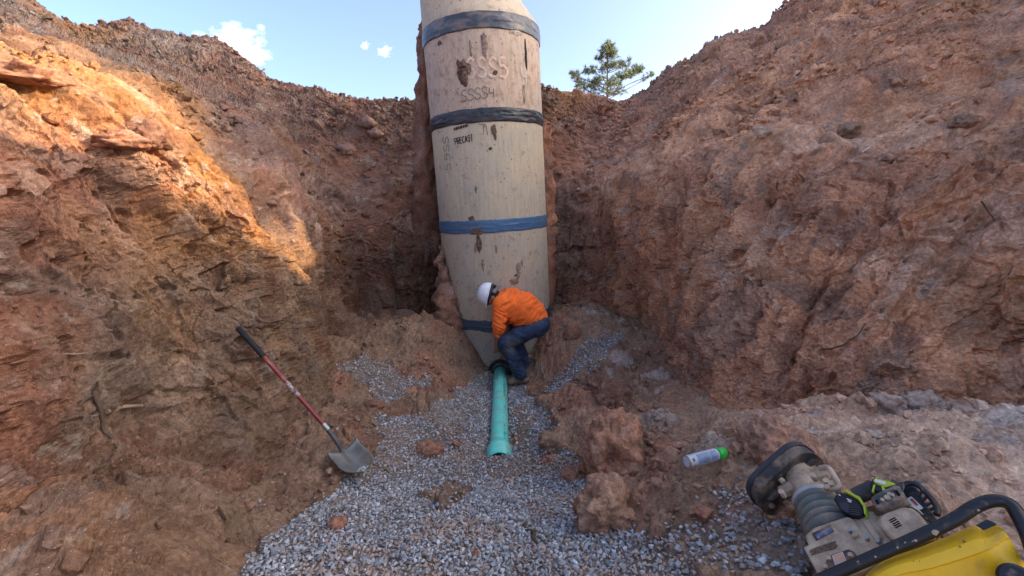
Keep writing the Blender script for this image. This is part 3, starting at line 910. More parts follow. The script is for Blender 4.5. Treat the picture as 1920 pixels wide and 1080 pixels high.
def tube_mesh(name, path, radii, seg=8, smooth=True):
    V, F, n, seg = tube_np(path, radii, seg)
    F = list(F) + [tuple(range(seg - 1, -1, -1)), tuple((n - 1) * seg + j for j in range(seg))]
    me = bpy.data.meshes.new(name)
    me.from_pydata([tuple(v) for v in V], [], F)
    me.polygons.foreach_set('use_smooth', np.array([smooth] * (len(F) - 2) + [False] * 2))
    me.update()
    return me


def spline(pts, n):
    A = np.array([tuple(q) for q in pts], float)
    return catmull(A, np.linspace(0, len(A) - 1, n))

# ------------------------------------------------------------------ plain materials
def simple(name, col, rough=0.7, spec=0.3, metal=0.0, var=0.25, scale=20.0, dirt=None, dirt_amt=0.0, dirt_scale=6.0, bump=0.0, coords='Object'):
    """paint, rubber, metal or plastic with mottling, dust and a little relief"""
    m, t, b = M_new(name)
    b.inputs['Roughness'].default_value = rough; b.inputs['Specular IOR Level'].default_value = spec; b.inputs['Metallic'].default_value = metal
    tc = t.nodes.new('ShaderNodeTexCoord')
    n = N(t, 'ShaderNodeTexNoise', Scale=scale, Detail=4.0, Roughness=0.65)
    t.links.new(tc.outputs[coords], n.inputs['Vector'])
    lo = tuple(max(0, 1 - var) for _ in range(3)); hi = tuple(1 + var for _ in range(3))
    c_ = mixc(t, 1.0, col, mixc(t, ramp(t, n.outputs['Fac'], 0.3, 0.7), lo, hi), 'MULTIPLY')
    if dirt is not None:
        n2 = N(t, 'ShaderNodeTexNoise', Scale=dirt_scale, Detail=6.0, Roughness=0.7)
        t.links.new(tc.outputs[coords], n2.inputs['Vector'])
        c_ = mixc(t, ramp(t, n2.outputs['Fac'], 0.62 - dirt_amt * 0.5, 0.8 - dirt_amt * 0.5), c_, dirt)
        t.links.new(ramp(t, n2.outputs['Fac'], 0.9, 0.2), b.inputs['Roughness']) if False else None
    t.links.new(c_, b.inputs['Base Color'])
    if bump > 0:
        bp = N(t, 'ShaderNodeBump', Strength=bump, Distance=0.01)
        t.links.new(n.outputs['Fac'], bp.inputs['Height']); t.links.new(bp.outputs[0], b.inputs['Normal'])
    return m


def concrete(name, base, warm, stain=0.5, pits=0.3, streak=0.5):
    m, t, b = M_new(name)
    b.inputs['Roughness'].default_value = 0.88; b.inputs['Specular IOR Level'].default_value = 0.2
    tc = t.nodes.new('ShaderNodeTexCoord')
    mp = t.nodes.new('ShaderNodeMapping'); mp.inputs['Scale'].default_value = (1, 1, 0.12); t.links.new(tc.outputs['Object'], mp.inputs['Vector'])
    na = N(t, 'ShaderNodeTexNoise', Scale=1.6, Detail=5.0, Roughness=0.65); t.links.new(tc.outputs['Object'], na.inputs['Vector'])
    nb = N(t, 'ShaderNodeTexNoise', Scale=26.0, Detail=3.0, Roughness=0.6); t.links.new(mp.outputs[0], nb.inputs['Vector'])
    nc = N(t, 'ShaderNodeTexNoise', Scale=9.0, Detail=5.0, Roughness=0.7); t.links.new(tc.outputs['Object'], nc.inputs['Vector'])
    nd = N(t, 'ShaderNodeTexNoise', Scale=45.0, Detail=4.0, Roughness=0.75); t.links.new(tc.outputs['Object'], nd.inputs['Vector'])
    vo = N(t, 'ShaderNodeTexVoronoi', Scale=17.0); t.links.new(tc.outputs['Object'], vo.inputs['Vector'])
    c_ = mixc(t, ramp(t, na.outputs['Fac'], 0.35, 0.68), base, warm)
    c_ = mixc(t, streak * 0.55, c_, mixc(t, ramp(t, nb.outputs['Fac'], 0.3, 0.7), (0.74, 0.72, 0.70), (1.18, 1.18, 1.16)), 'MULTIPLY')
    c_ = mixc(t, 0.5, c_, mixc(t, ramp(t, nd.outputs['Fac'], 0.3, 0.7), (0.78, 0.77, 0.76), (1.15, 1.15, 1.15)), 'MULTIPLY')
    c_ = mixc(t, ramp(t, nc.outputs['Fac'], 0.66 - 0.12 * stain, 0.86 - 0.12 * stain), c_, (0.27, 0.175, 0.125))
    s_ = N(t, 'ShaderNodeSeparateColor'); t.links.new(vo.outputs['Color'], s_.inputs[0])
    k1 = t.nodes.new('ShaderNodeMath'); k1.operation = 'LESS_THAN'; k1.inputs[1].default_value = 0.17; t.links.new(vo.outputs['Distance'], k1.inputs[0])
    k2 = t.nodes.new('ShaderNodeMath'); k2.operation = 'LESS_THAN'; k2.inputs[1].default_value = pits; t.links.new(s_.outputs[0], k2.inputs[0])
    k3 = t.nodes.new('ShaderNodeMath'); k3.operation = 'MULTIPLY'; t.links.new(k1.outputs[0], k3.inputs[0]); t.links.new(k2.outputs[0], k3.inputs[1])
    c_ = mixc(t, k3.outputs[0], c_, (0.10, 0.075, 0.06))
    t.links.new(c_, b.inputs['Base Color'])
    h = t.nodes.new('ShaderNodeMath'); h.operation = 'SUBTRACT'; t.links.new(nc.outputs['Fac'], h.inputs[0]); t.links.new(k3.outputs[0], h.inputs[1])
    bp = N(t, 'ShaderNodeBump', Strength=0.35, Distance=0.02); t.links.new(h.outputs[0], bp.inputs['Height']); t.links.new(bp.outputs[0], b.inputs['Normal'])
    return m


def attr_mat(name, rough=0.8, spec=0.2, bump=0.2, scale=60.0):
    m, t, b = M_new(name)
    b.inputs['Roughness'].default_value = rough; b.inputs['Specular IOR Level'].default_value = spec
    a_ = N(t, 'ShaderNodeAttribute', attribute_name='col')
    tc = t.nodes.new('ShaderNodeTexCoord')
    n = N(t, 'ShaderNodeTexNoise', Scale=scale, Detail=3.0, Roughness=0.65); t.links.new(tc.outputs['Object'], n.inputs['Vector'])
    t.links.new(mixc(t, 1.0, a_.outputs['Color'], mixc(t, ramp(t, n.outputs['Fac'], 0.3, 0.7), (0.8, 0.8, 0.8), (1.2, 1.2, 1.2)), 'MULTIPLY'), b.inputs['Base Color'])
    bp = N(t, 'ShaderNodeBump', Strength=bump, Distance=0.01); t.links.new(n.outputs['Fac'], bp.inputs['Height']); t.links.new(bp.outputs[0], b.inputs['Normal'])
    return m


# ------------------------------------------------------------------ manhole of precast rings
MR = 0.90
MX, MY = -0.245, 7.44
mh = thing('concrete_manhole', 'tall precast concrete manhole of stacked rings with black and blue joint wraps', 'manhole', (MX, MY, -0.15))
# it stands a touch off plumb, towards the viewer and to the left
mh.rotation_euler = (math.atan(0.030), -math.atan(0.0056), 0)
ZO = 0.15
NS = 96


def cyl_grid(z0, z1, nz, rfun, a0=0.0, a1=2 * math.pi, na=NS, closed=True):
    zs_ = np.linspace(z0, z1, nz); aa = np.linspace(a0, a1, na + 1)
    if closed: aa = aa[:-1]
    A, Z = np.meshgrid(aa, zs_, indexing='ij')
    Rr = rfun(A, Z)
    V = np.stack([Rr * np.sin(A), -Rr * np.cos(A), Z], -1)
    n1, n2 = A.shape
    i_ = np.arange(n1 * n2).reshape(n1, n2)
    if closed:
        j_ = np.roll(i_, -1, 0)
        F = np.stack([i_[:, :-1], j_[:, :-1], j_[:, 1:], i_[:, 1:]], -1).reshape(-1, 4)
    else:
        F = np.stack([i_[:-1, :-1], i_[1:, :-1], i_[1:, 1:], i_[:-1, 1:]], -1).reshape(-1, 4)
    return V.reshape(-1, 3), F, A.ravel(), Z.ravel()


def ring_part(name, z0, z1, mat, amp=0.004, seed=0):
    bev = 0.015

    def rf(A, Z):
        q = np.stack([np.sin(A) * 3, np.cos(A) * 3, Z * 3], -1).reshape(-1, 3)
        e = np.minimum(np.abs(Z - z0), np.abs(z1 - Z))
        return MR + (fbm(q, 3, seed) * amp).reshape(A.shape) - np.where(e < bev, (bev - e) ** 2 / bev * 0.8, 0)
    V, F, A, Z = cyl_grid(z0, z1, 40, rf)
    return link(name, np_mesh(name, V, F, True), mat, mh)


CON1 = concrete('concrete_rough', (0.38, 0.335, 0.27), (0.42, 0.36, 0.28), 0.6, 0.95, 0.4)
CON2 = concrete('concrete_grey_tan', (0.43, 0.385, 0.31), (0.53, 0.43, 0.305), 0.9, 0.14, 0.7)
CON3 = concrete('concrete_tan', (0.45, 0.40, 0.315), (0.57, 0.465, 0.32), 0.7, 0.2, 0.85)
CON4 = concrete('concrete_dirty', (0.46, 0.38, 0.305), (0.53, 0.39, 0.29), 1.3, 0.3, 0.9)
ring_part('base', 0.0 + ZO - 0.14, 0.93 + ZO, CON1, 0.012, 3)
ring_part('ring', 0.94 + ZO, 2.49 + ZO, CON2, 0.004, 4)
ring_part('ring', 2.50 + ZO, 4.07 + ZO, CON3, 0.004, 5)
ring_part('ring', 4.08 + ZO, 5.27 + ZO, CON4, 0.004, 6)
# eccentric cone on top: upright on the left, sloping in on the right
zc0, zc1 = 5.28 + ZO, 6.75 + ZO
V, F, A, Z = cyl_grid(zc0, zc1, 30, lambda A, Z: 0 * A + 1)
tcn = np.clip((Z - zc0 - 0.14) / (zc1 - zc0 - 0.14), 0, 1)
rc = MR * (1 - tcn) + 0.44 * tcn
V = np.stack([np.sin(A) * rc - (MR - 0.44) * tcn * 0.97, -np.cos(A) * rc - 0.0 * tcn, Z], -1)
link('cone', np_mesh('cone', V, F, True), CON2, mh)

WRAP = attr_mat('joint_wrap', 0.42, 0.5, 0.35, 45.0)


def wrap(name, z0, z1, base, dirt, dirt_amt, seed, ragged=0.012, wr=0.010, streaky=True):
    na, nz = 260, 16
    zs_ = np.linspace(0, 1, nz); aa = np.linspace(0, 2 * np.pi, na + 1)[:-1]
    A, T = np.meshgrid(aa, zs_, indexing='ij')
    ed = lambda k: perlin(np.stack([np.sin(aa) * 5, np.cos(aa) * 5, 0 * aa + k], -1), seed) * ragged + perlin(np.stack([np.sin(aa) * 14, np.cos(aa) * 14, 0 * aa + k], -1), seed + 1) * ragged * 0.5
    lo = z0 + ed(1.5)[:, None]; hi = z1 + ed(7.5)[:, None]
    Z = lo + (hi - lo) * T
    q = np.stack([np.sin(A) * 7, np.cos(A) * 7, Z * 22 + A * 2], -1).reshape(-1, 3)
    w = fbm(q, 3, seed + 2, 0.55, True).reshape(A.shape)
    lip = 0.005 * (np.abs(T - 0.45 - 0.08 * np.sin(A * 2)) < 0.05)
    Rr = MR + 0.010 + wr * np.clip(w, -0.3, 1) * (1 - (2 * T - 1) ** 4) + lip
    V = np.stack([Rr * np.sin(A), -Rr * np.cos(A), Z], -1).reshape(-1, 3)
    i_ = np.arange(na * nz).reshape(na, nz); j_ = np.roll(i_, -1, 0)
    F = np.stack([i_[:, :-1], j_[:, :-1], j_[:, 1:], i_[:, 1:]], -1).reshape(-1, 4)
    # close the edges against the concrete
    for row, s_ in ((0, 1), (nz - 1, -1)):
        e = V[:na * nz].reshape(na, nz, 3)[:, row].copy(); e[:, :2] *= (MR - 0.012) / np.linalg.norm(e[:, :2], axis=1, keepdims=True)
        b0 = len(V); V = np.r_[V, e]; k_ = np.arange(na); k2_ = (k_ + 1) % na
        f_ = np.stack([b0 + k_, b0 + k2_, i_[k2_, row], i_[k_, row]], -1)
        F = np.r_[F, f_ if s_ == 1 else f_[:, ::-1]]
    c_ = np.tile(np.array(base, np.float32), (len(V), 1))
    d = fbm(V * np.array([3, 3, 9]), 4, seed + 4)
    c_ = blend(c_, dirt, np.clip(dirt_amt * sstep(-0.05, 0.35, d), 0, 1))
    return link(name, np_mesh(name, V, F, True, c_), WRAP, mh)


wrap('joint_wrap', 5.185 + ZO, 5.40 + ZO, (0.035, 0.045, 0.065), (0.22, 0.18, 0.16), 0.55, 11)
wrap('joint_wrap', 3.975 + ZO, 4.165 + ZO, (0.016, 0.020, 0.027), (0.10, 0.09, 0.085), 0.3, 12, 0.010, 0.014)
wrap('joint_wrap', 2.405 + ZO, 2.595 + ZO, (0.055, 0.135, 0.25), (0.12, 0.15, 0.18), 0.4, 13, 0.014, 0.008)
wrap('joint_wrap', 0.85 + ZO, 1.03 + ZO, (0.055, 0.085, 0.125), (0.07, 0.08, 0.09), 0.4, 14, 0.035, 0.008)


def on_ring(u, z, h=0.0):
    """u metres along the outside of the ring from its camera side, to the right"""
    a = u / MR
    return ((MR + h) * math.sin(a), -(MR + h) * math.cos(a), z)


def smear(name, u, z, w, h, seed, col, thick=0.02, drip=0.0, parent=mh):
    """a splash or cake of mud stuck to the concrete"""
    nr, na = 14, 40
    V = []; F = []
    aa = np.linspace(0, 2 * np.pi, na + 1)[:-1]
    ol = 1 + 0.6 * fbm(np.stack([np.cos(aa) * 1.3, np.sin(aa) * 1.3, 0 * aa], -1) + seed * 3.1, 3, seed) + drip * np.clip(-np.sin(aa), 0, 1) ** 6
    for i in range(nr):
        r = (i + 0.02) / (nr - 1)
        for j in range(na):
            x = u + w * 0.5 * r * ol[j] * math.cos(aa[j]); zz = z + h * 0.5 * r * ol[j] * math.sin(aa[j])
            V.append((x, zz, r))
    V = np.array(V)
    q = np.stack([V[:, 0] * 30, V[:, 1] * 30, 0 * V[:, 0] + seed], -1)
    hh = thick * (np.clip(1 - V[:, 2] ** 3, 0, 1)) * (0.6 + 0.9 * fbm(q, 3, seed + 1)) + 0.004 * (1 - V[:, 2]) - 0.010 * (V[:, 2] > 0.97)
    P3 = np.array([on_ring(a_, b_, c_) for a_, b_, c_ in zip(V[:, 0], V[:, 1], np.maximum(hh, -0.01) + 0.004)])
    i_ = np.arange(nr * na).reshape(nr, na); j_ = np.roll(i_, -1, 1)
    F = np.stack([i_[:-1], i_[1:], j_[1:], j_[:-1]], -1).reshape(-1, 4)
    c_ = np.tile(np.array(col, np.float32), (len(P3), 1)) * (0.8 + 0.5 * fbm(q * 0.7, 3, seed + 2))[:, None]
    return link(name, np_mesh(name, P3, F, True, c_), SOIL, parent)


MUD = (0.20, 0.135, 0.105)
smear('mud_cake', -0.262, 4.70 + ZO, 0.20, 0.30, 2, MUD, 0.035, 0.7)
smear('mud_cake', 0.72, 4.92 + ZO, 0.055, 0.33, 3, (0.06, 0.06, 0.065), 0.01, 0.4)
smear('mud_cake', 0.13, 3.86 + ZO, 0.07, 0.17, 4, (0.23, 0.16, 0.12), 0.01, 0.5)
smear('mud_cake', -0.235, 2.46 + ZO, 0.30, 0.14, 5, (0.29, 0.19, 0.13), 0.018, 0.2)
smear('mud_cake', -0.215, 2.27 + ZO, 0.085, 0.24, 6, (0.23, 0.16, 0.12), 0.008, 0.5)
smear('mud_cake', 0.20, 4.62 + ZO, 0.075, 0.06, 7, MUD, 0.01, 0.3)
smear('mud_cake', 0.07, 5.0 + ZO, 0.10, 0.26, 8, (0.33, 0.25, 0.21), 0.006, 0.6)
smear('mud_cake', 0.06, 3.61 + ZO, 0.06, 0.035, 9, (0.14, 0.10, 0.08), 0.006)
smear('mud_cake', 0.56, 5.17 + ZO, 0.22, 0.10, 15, (0.5, 0.45, 0.36), 0.008)
smear('mud_cake', 0.30, 1.62 + ZO, 0.18, 0.11, 16, (0.42, 0.29, 0.20), 0.004)
smear('mud_cake', 0.33, 1.72 + ZO, 0.05, 0.03, 17, (0.13, 0.09, 0.07), 0.006)
smear('mud_cake', -0.30, 2.62 + ZO, 0.10, 0.10, 19, (0.24, 0.16, 0.12), 0.008)
rs_ = random.Random(12)
for k_ in range(11):
    zz_ = rs_.choice((5.0, 4.85, 4.4, 3.8, 3.3, 3.0, 2.75, 2.2, 1.9, 1.5, 1.25)) + rs_.uniform(-0.08, 0.08)
    smear('mud_splash', rs_.uniform(-0.85, 0.85), zz_ + ZO, rs_.uniform(0.02, 0.09), rs_.uniform(0.03, 0.22), 40 + k_, rs_.choice(((0.42, 0.33, 0.25), (0.38, 0.295, 0.225), (0.47, 0.385, 0.30))), 0.002, rs_.uniform(0.2, 1.2))
smear('mud_cake', -0.62, 5.10 + ZO, 0.08, 0.07, 20, (0.25, 0.18, 0.15), 0.008)


def strokes_part(name, lines, u, z, sx_, sz_, width, mat, seed=1, slope=0.0, worn=0.0, vertical=False):
    """handwriting and stencil marks as thin ribbons of paint on the curved concrete"""
    r = random.Random(seed)
    V = []; F = []
    for ln in lines:
        pts = spline(ln, max(2, (len(ln) - 1) * 6 + 1)) if len(ln) > 2 else np.array([np.array(ln[0]) + (np.array(ln[1]) - np.array(ln[0])) * k_ / 6 for k_ in range(7)], float)
        q = []
        for x, y in pts:
            if vertical: q.append((u - y * sz_, z + x * sx_))
            else: q.append((u + x * sx_, z + y * sz_ + slope * x * sx_))
        q = np.array(q)
        b0 = len(V)
        for i in range(len(q)):
            d = q[min(i + 1, len(q) - 1)] - q[max(i - 1, 0)]; d = d / (np.linalg.norm(d) + 1e-9)
            w = width * (0.5 + r.uniform(-0.12, 0.12))
            for s_ in (1, -1):
                V.append(on_ring(q[i][0] - d[1] * w * s_, q[i][1] + d[0] * w * s_, 0.0065 + 0.0002 * len(F) / 50))
        for i in range(len(q) - 1):
            if worn and r.random() < worn: continue
            k_ = b0 + 2 * i
            F.append((k_, k_ + 1, k_ + 3, k_ + 2))
    return link(name, np_mesh(name, np.array(V), np.array(F), False), mat, mh)


LS = [(0.85, 0.85), (0.55, 1.0), (0.15, 0.82), (0.3, 0.55), (0.75, 0.4), (0.8, 0.15), (0.4, 0.0), (0.0, 0.12)]
L5 = [[(0.8, 1.0), (0.12, 0.98), (0.1, 0.55)], [(0.1, 0.55), (0.5, 0.6), (0.85, 0.35), (0.6, 0.02), (0.0, 0.05)]]
L4 = [[(0.1, 1.0), (0.05, 0.45), (0.75, 0.45)], [(0.65, 0.9), (0.6, 0.0)]]


def text(spec, adv):
    out = []; x = 0
    for ch in spec:
        if ch == 'S': g = [LS]
        elif ch == '5': g = L5
        elif ch == '4': g = L4
        elif ch == '.': g = [[(0.3, 0.0), (0.5, 0.02)]]
        else: g = []
        out += [[(a_ + x, b_) for a_, b_ in l] for l in g]; x += adv * (0.55 if ch == '.' else 1)
    return out


PAINT = simple('faded_orange_paint', (0.66, 0.47, 0.345), 0.8, 0.2, var=0.3, scale=14, dirt=(0.47, 0.40, 0.34), dirt_amt=0.35)
PAINTW = simple('faded_white_paint', (0.60, 0.56, 0.50), 0.8, 0.2, var=0.3, scale=14, dirt=(0.47, 0.40, 0.34), dirt_amt=0.4)
PENCIL = simple('crayon_line', (0.12, 0.095, 0.085), 0.9, 0.1)
STENCIL = simple('black_stencil_paint', (0.045, 0.04, 0.04), 0.8, 0.2)
for k_, ch in enumerate('SSS5'):
    for ln in text(ch, 1): strokes_part('painted_letter', [ln], -0.205 + k_ * 0.155, 4.575 + ZO - 0.003 * k_, 0.135, 0.25, 0.034, PAINT, 2 + k_, -0.02)
strokes_part('painted_point', [[(0, 0), (0.35, 0.02)]], 0.43, 4.57 + ZO, 0.135, 0.25, 0.03, PAINT, 2)
for ln in text('4', 1): strokes_part('painted_letter', [ln], 0.60, 4.50 + ZO, 0.16, 0.25, 0.022, PAINTW, 3)
strokes_part('crayon_lettering', text('SSSS', 0.95) , -0.32, 4.27 + ZO, 0.105, 0.15, 0.009, PENCIL, 4, 0.06)
strokes_part('crayon_lettering', text('4', 0.95), 0.09, 4.30 + ZO, 0.10, 0.13, 0.009, PENCIL, 5)
strokes_part('crayon_lettering', text('SS', 0.95), -0.60, 3.62 + ZO, 0.12, 0.12, 0.008, PENCIL, 6, 0, 0, True)
strokes_part('crayon_lettering', text('5.5', 0.95), -0.60, 3.36 + ZO, 0.10, 0.12, 0.008, PENCIL, 7, 0, 0, True)
strokes_part('crayon_lettering', [[(0, 1.1), (0.5, 1.0), (0.9, 1.1)], [(0.9, 1.1), (0.7, 0.1)], [(0.75, 0.6), (1.3, 1.0), (1.6, 0.05)]], -0.08, 3.79 + ZO, 0.07, 0.15, 0.009, PENCIL, 8)
STC = {'P': [[(0, 0), (0, 1)], [(0.08, 1), (0.6, 0.95), (0.6, 0.55), (0.08, 0.5)]], 'R': [[(0, 0), (0, 1)], [(0.08, 1), (0.6, 0.95), (0.6, 0.55), (0.08, 0.5)], [(0.25, 0.45), (0.62, 0)]],
       'E': [[(0, 0), (0, 1)], [(0.12, 1), (0.6, 1)], [(0.12, 0.5), (0.5, 0.5)], [(0.12, 0), (0.6, 0)]], 'C': [[(0.6, 0.85), (0.35, 1), (0.02, 0.75), (0.02, 0.25), (0.35, 0), (0.6, 0.15)]],
       'A': [[(0, 0), (0.28, 1)], [(0.36, 1), (0.65, 0)], [(0.15, 0.32), (0.5, 0.32)]], 'S': [[(0.58, 0.85), (0.3, 1), (0.03, 0.78), (0.3, 0.52), (0.6, 0.25), (0.3, 0), (0.02, 0.15)]],
       'T': [[(0, 1), (0.65, 1)], [(0.32, 0.9), (0.32, 0)]], 'U': [[(0, 1), (0.03, 0.2), (0.3, 0), (0.58, 0.2), (0.6, 1)]], 'M': [[(0, 0), (0, 1)], [(0.06, 1), (0.3, 0.4), (0.55, 1)], [(0.62, 1), (0.62, 0)]],
       'B': [[(0, 0), (0, 1)], [(0.08, 1), (0.55, 0.9), (0.5, 0.55), (0.08, 0.5)], [(0.1, 0.5), (0.62, 0.4), (0.58, 0.05), (0.08, 0)]], 'I': [[(0.3, 0), (0.3, 1)]],
       'O': [[(0.3, 1), (0.02, 0.7), (0.02, 0.3), (0.3, 0), (0.6, 0.3), (0.6, 0.7), (0.32, 1)]], 'L': [[(0, 1), (0, 0)], [(0.1, 0), (0.6, 0)]], 'W': [[(0, 1), (0.15, 0)], [(0.2, 0.05), (0.32, 0.6), (0.45, 0.05)], [(0.5, 0), (0.65, 1)]],
       'K': [[(0, 0), (0, 1)], [(0.6, 1), (0.1, 0.5)], [(0.15, 0.5), (0.62, 0)]], 'N': [[(0, 0), (0, 1)], [(0.04, 1), (0.56, 0)], [(0.6, 0), (0.6, 1)]], 'D': [[(0, 0), (0, 1)], [(0.08, 1), (0.6, 0.7), (0.6, 0.3), (0.08, 0)]],
       'G': [[(0.6, 0.85), (0.35, 1), (0.02, 0.75), (0.02, 0.25), (0.35, 0), (0.6, 0.2), (0.6, 0.45), (0.38, 0.45)]], 'H': [[(0, 0), (0, 1)], [(0.6, 0), (0.6, 1)], [(0.08, 0.5), (0.52, 0.5)]], 'Y': [[(0, 1), (0.3, 0.5), (0.6, 1)], [(0.3, 0.42), (0.3, 0)]]}


def stencil(word, adv=0.86):
    out = []
    for i, ch in enumerate(word):
        out += [[(a_ + i * adv, b_) for a_, b_ in l] for l in STC.get(ch, [])]
    return out


strokes_part('stencil_lettering', stencil('PRECAST'), -0.475, 3.705 + ZO, 0.050, 0.085, 0.013, STENCIL, 9, 0.10)
# the line above is cut off by the wrap: only the feet of its letters show
strokes_part('stencil_lettering', [[(k_ * 0.45 + dx, 0), (k_ * 0.45 + dx, 0.45)] for k_ in range(13) for dx in (0, 0.18) if (k_ * 7 + int(dx * 10)) % 4], -0.48, 3.90 + ZO, 0.042, 0.085, 0.011, STENCIL, 10, 0.13)

# ------------------------------------------------------------------ pillar of soil left standing against the manhole
def pillar(name, label, pts, seed, col):
    path = spline([at(*q[:3]) for q in pts], 60)
    rad_ = np.interp(np.linspace(0, 1, 60), np.linspace(0, 1, len(pts)), [q[3] for q in pts])
    V, F, n, sg = tube_np([Vector(q) for q in path], list(rad_), 28)
    V = np.array([tuple(v) for v in V], np.float32)
    c0_ = np.repeat(path, 28, 0)
    d = V - c0_; d /= np.linalg.norm(d, axis=1, keepdims=True) + 1e-9
    V = V + d * (facet(V * 6, seed) * 0.10 + fbm(V * 9, 3, seed + 1) * 0.06 + fbm(V * np.array([14, 14, 2.0]), 2, seed + 2) * 0.03)[:, None]
    c_ = np.tile(np.array(col, np.float32), (len(V), 1)); c_ = blend(c_, C_M, sstep(0, 0.4, fbm(V * 3, 3, seed + 3)))
    b0 = len(V); V = np.r_[V, path[-1:], path[:1]]; c_ = np.r_[c_, c_[-2:]]
    F = np.array([f for f in F] + [((n - 1) * sg + j, (n - 1) * sg + (j + 1) % sg, b0, b0) for j in range(sg)])
    me = np_mesh(name, V, F[:-sg], True, c_)
    return link(name, me, SOIL, label=label, category='soil')


pillar('soil_pillar', 'thin pillar of dark soil standing tight against the left side of the manhole', [(812, 560, 8.35, 0.28), (805, 480, 8.3, 0.28), (800, 400, 8.15, 0.26), (797, 330, 7.95, 0.22), (797, 270, 7.8, 0.17), (797, 200, 7.7, 0.14), (797, 130, 7.65, 0.12), (797, 70, 7.6, 0.10), (797, 42, 7.6, 0.04)], 70, C_D)
pillar('soil_pillar', 'low ridge of reddish soil pressed against the right side of the manhole', [(1012, 620, 7.9, 0.28), (1010, 470, 7.9, 0.30), (1012, 380, 7.85, 0.26), (1012, 300, 7.8, 0.22), (1012, 240, 7.75, 0.20), (1014, 222, 7.75, 0.06)], 75, C_R)

pillar('soil_pillar', 'bank of dark red soil slumped against the lower left side of the manhole', [(838, 650, 6.75, 0.38), (840, 600, 6.8, 0.24), (833, 545, 6.85, 0.14), (828, 490, 6.95, 0.07), (826, 460, 7.0, 0.03)], 78, C_D)

# ------------------------------------------------------------------ green sewer pipe and its black gasket
pdir = Vector(PB - PA); plen = pdir.length; pdir.normalize()
pipe = thing('sewer_pipe', 'light green plastic sewer pipe running from the manhole along the gravel', 'pipe', PA)
pipe.rotation_euler = pdir.to_track_quat('Z', 'Y').to_euler()
GREEN = simple('green_plastic', (0.16, 0.76, 0.62), 0.35, 0.5, var=0.07, scale=6, dirt=(0.42, 0.44, 0.33), dirt_amt=0.26, dirt_scale=7)


def lathe(name, prof, seg=40, mat=None, parent=None, smooth=True, mesh_only=False):
    """profile of (radius, z) turned round z"""
    pr = np.array(prof, float); n = len(pr)
    aa = np.linspace(0, 2 * np.pi, seg + 1)[:-1]
    V = np.stack([pr[:, 0][:, None] * np.cos(aa), pr[:, 0][:, None] * np.sin(aa), np.repeat(pr[:, 1][:, None], seg, 1)], -1).reshape(-1, 3)
    i_ = np.arange(n * seg).reshape(n, seg); j_ = np.roll(i_, -1, 1)
    F = np.stack([i_[:-1], j_[:-1], j_[1:], i_[1:]], -1).reshape(-1, 4)
    me = np_mesh(name, V, F, smooth)
    if mesh_only: return me
    return link(name, me, mat, parent)


PR = 0.100
lathe('barrel', [(0.0, 0.02), (PR, 0.02), (PR, plen * 0.3), (PR, plen * 0.6), (PR, plen - 0.30)], 48, GREEN, pipe)
lathe('bell', [(PR - 0.004, plen - 0.33), (PR + 0.001, plen - 0.325), (PR + 0.004, plen - 0.30), (PR + 0.012, plen - 0.265), (PR + 0.026, plen - 0.235), (PR + 0.032, plen - 0.215), (PR + 0.032, plen - 0.175), (PR + 0.024, plen - 0.16), (PR + 0.022, plen), (PR + 0.006, plen), (PR + 0.006, plen - 0.15)], 48, GREEN, pipe)
# lines of small print along the pipe, too worn to read
PRINT = simple('pipe_print', (0.02, 0.16, 0.13), 0.6, 0.2)
rr_ = random.Random(4); V = []; F = []
up_l = pipe.rotation_euler.to_matrix().inverted() @ Vector((0, 0, 1)); a_up = math.atan2(up_l.y, up_l.x)
rt_l = pipe.rotation_euler.to_matrix().inverted() @ Vector((1, 0, 0)); sgn = 1 if (math.atan2(rt_l.y, rt_l.x) - a_up) % (2 * math.pi) < math.pi else -1
for a0, z0, z1 in ((0.55, 0.55, 1.25), (0.62, 1.5, 1.72), (0.60, 1.95, 2.35), (-0.35, 0.55, 0.75), (0.72, 0.8, 1.2)):
    z = z0
    while z < z1:
        L = rr_.uniform(0.012, 0.03)
        for row in range(2):
            if rr_.random() < 0.3: continue
            am = a_up + sgn * (a0 + row * 0.12); w = 0.04
            b0 = len(V)
            for (da, zz) in ((-w, z), (w, z), (w, z + L * 0.7), (-w, z + L * 0.7)):
                V.append(((PR + 0.0015) * math.cos(am + da), (PR + 0.0015) * math.sin(am + da), zz))
            F.append((b0, b0 + 1, b0 + 2, b0 + 3))
        z += L * 1.25
link('print', np_mesh('print', np.array(V), np.array(F)), PRINT, pipe, kind='stuff')
V = []; F = []
zz = 0.05; aw = -0.25
for i in range(16):
    for d_ in (-0.03, 0.03):
        am = a_up + sgn * (aw + d_)
        V.append(((PR + 0.0018) * math.cos(am), (PR + 0.0018) * math.sin(am), zz))
    if i: F.append((2 * i - 2, 2 * i - 1, 2 * i + 1, 2 * i))
    zz += 0.04; aw += rr_.uniform(-0.12, 0.09)
link('marker_line', np_mesh('marker_line', np.array(V), np.array(F)), PRINT, pipe)

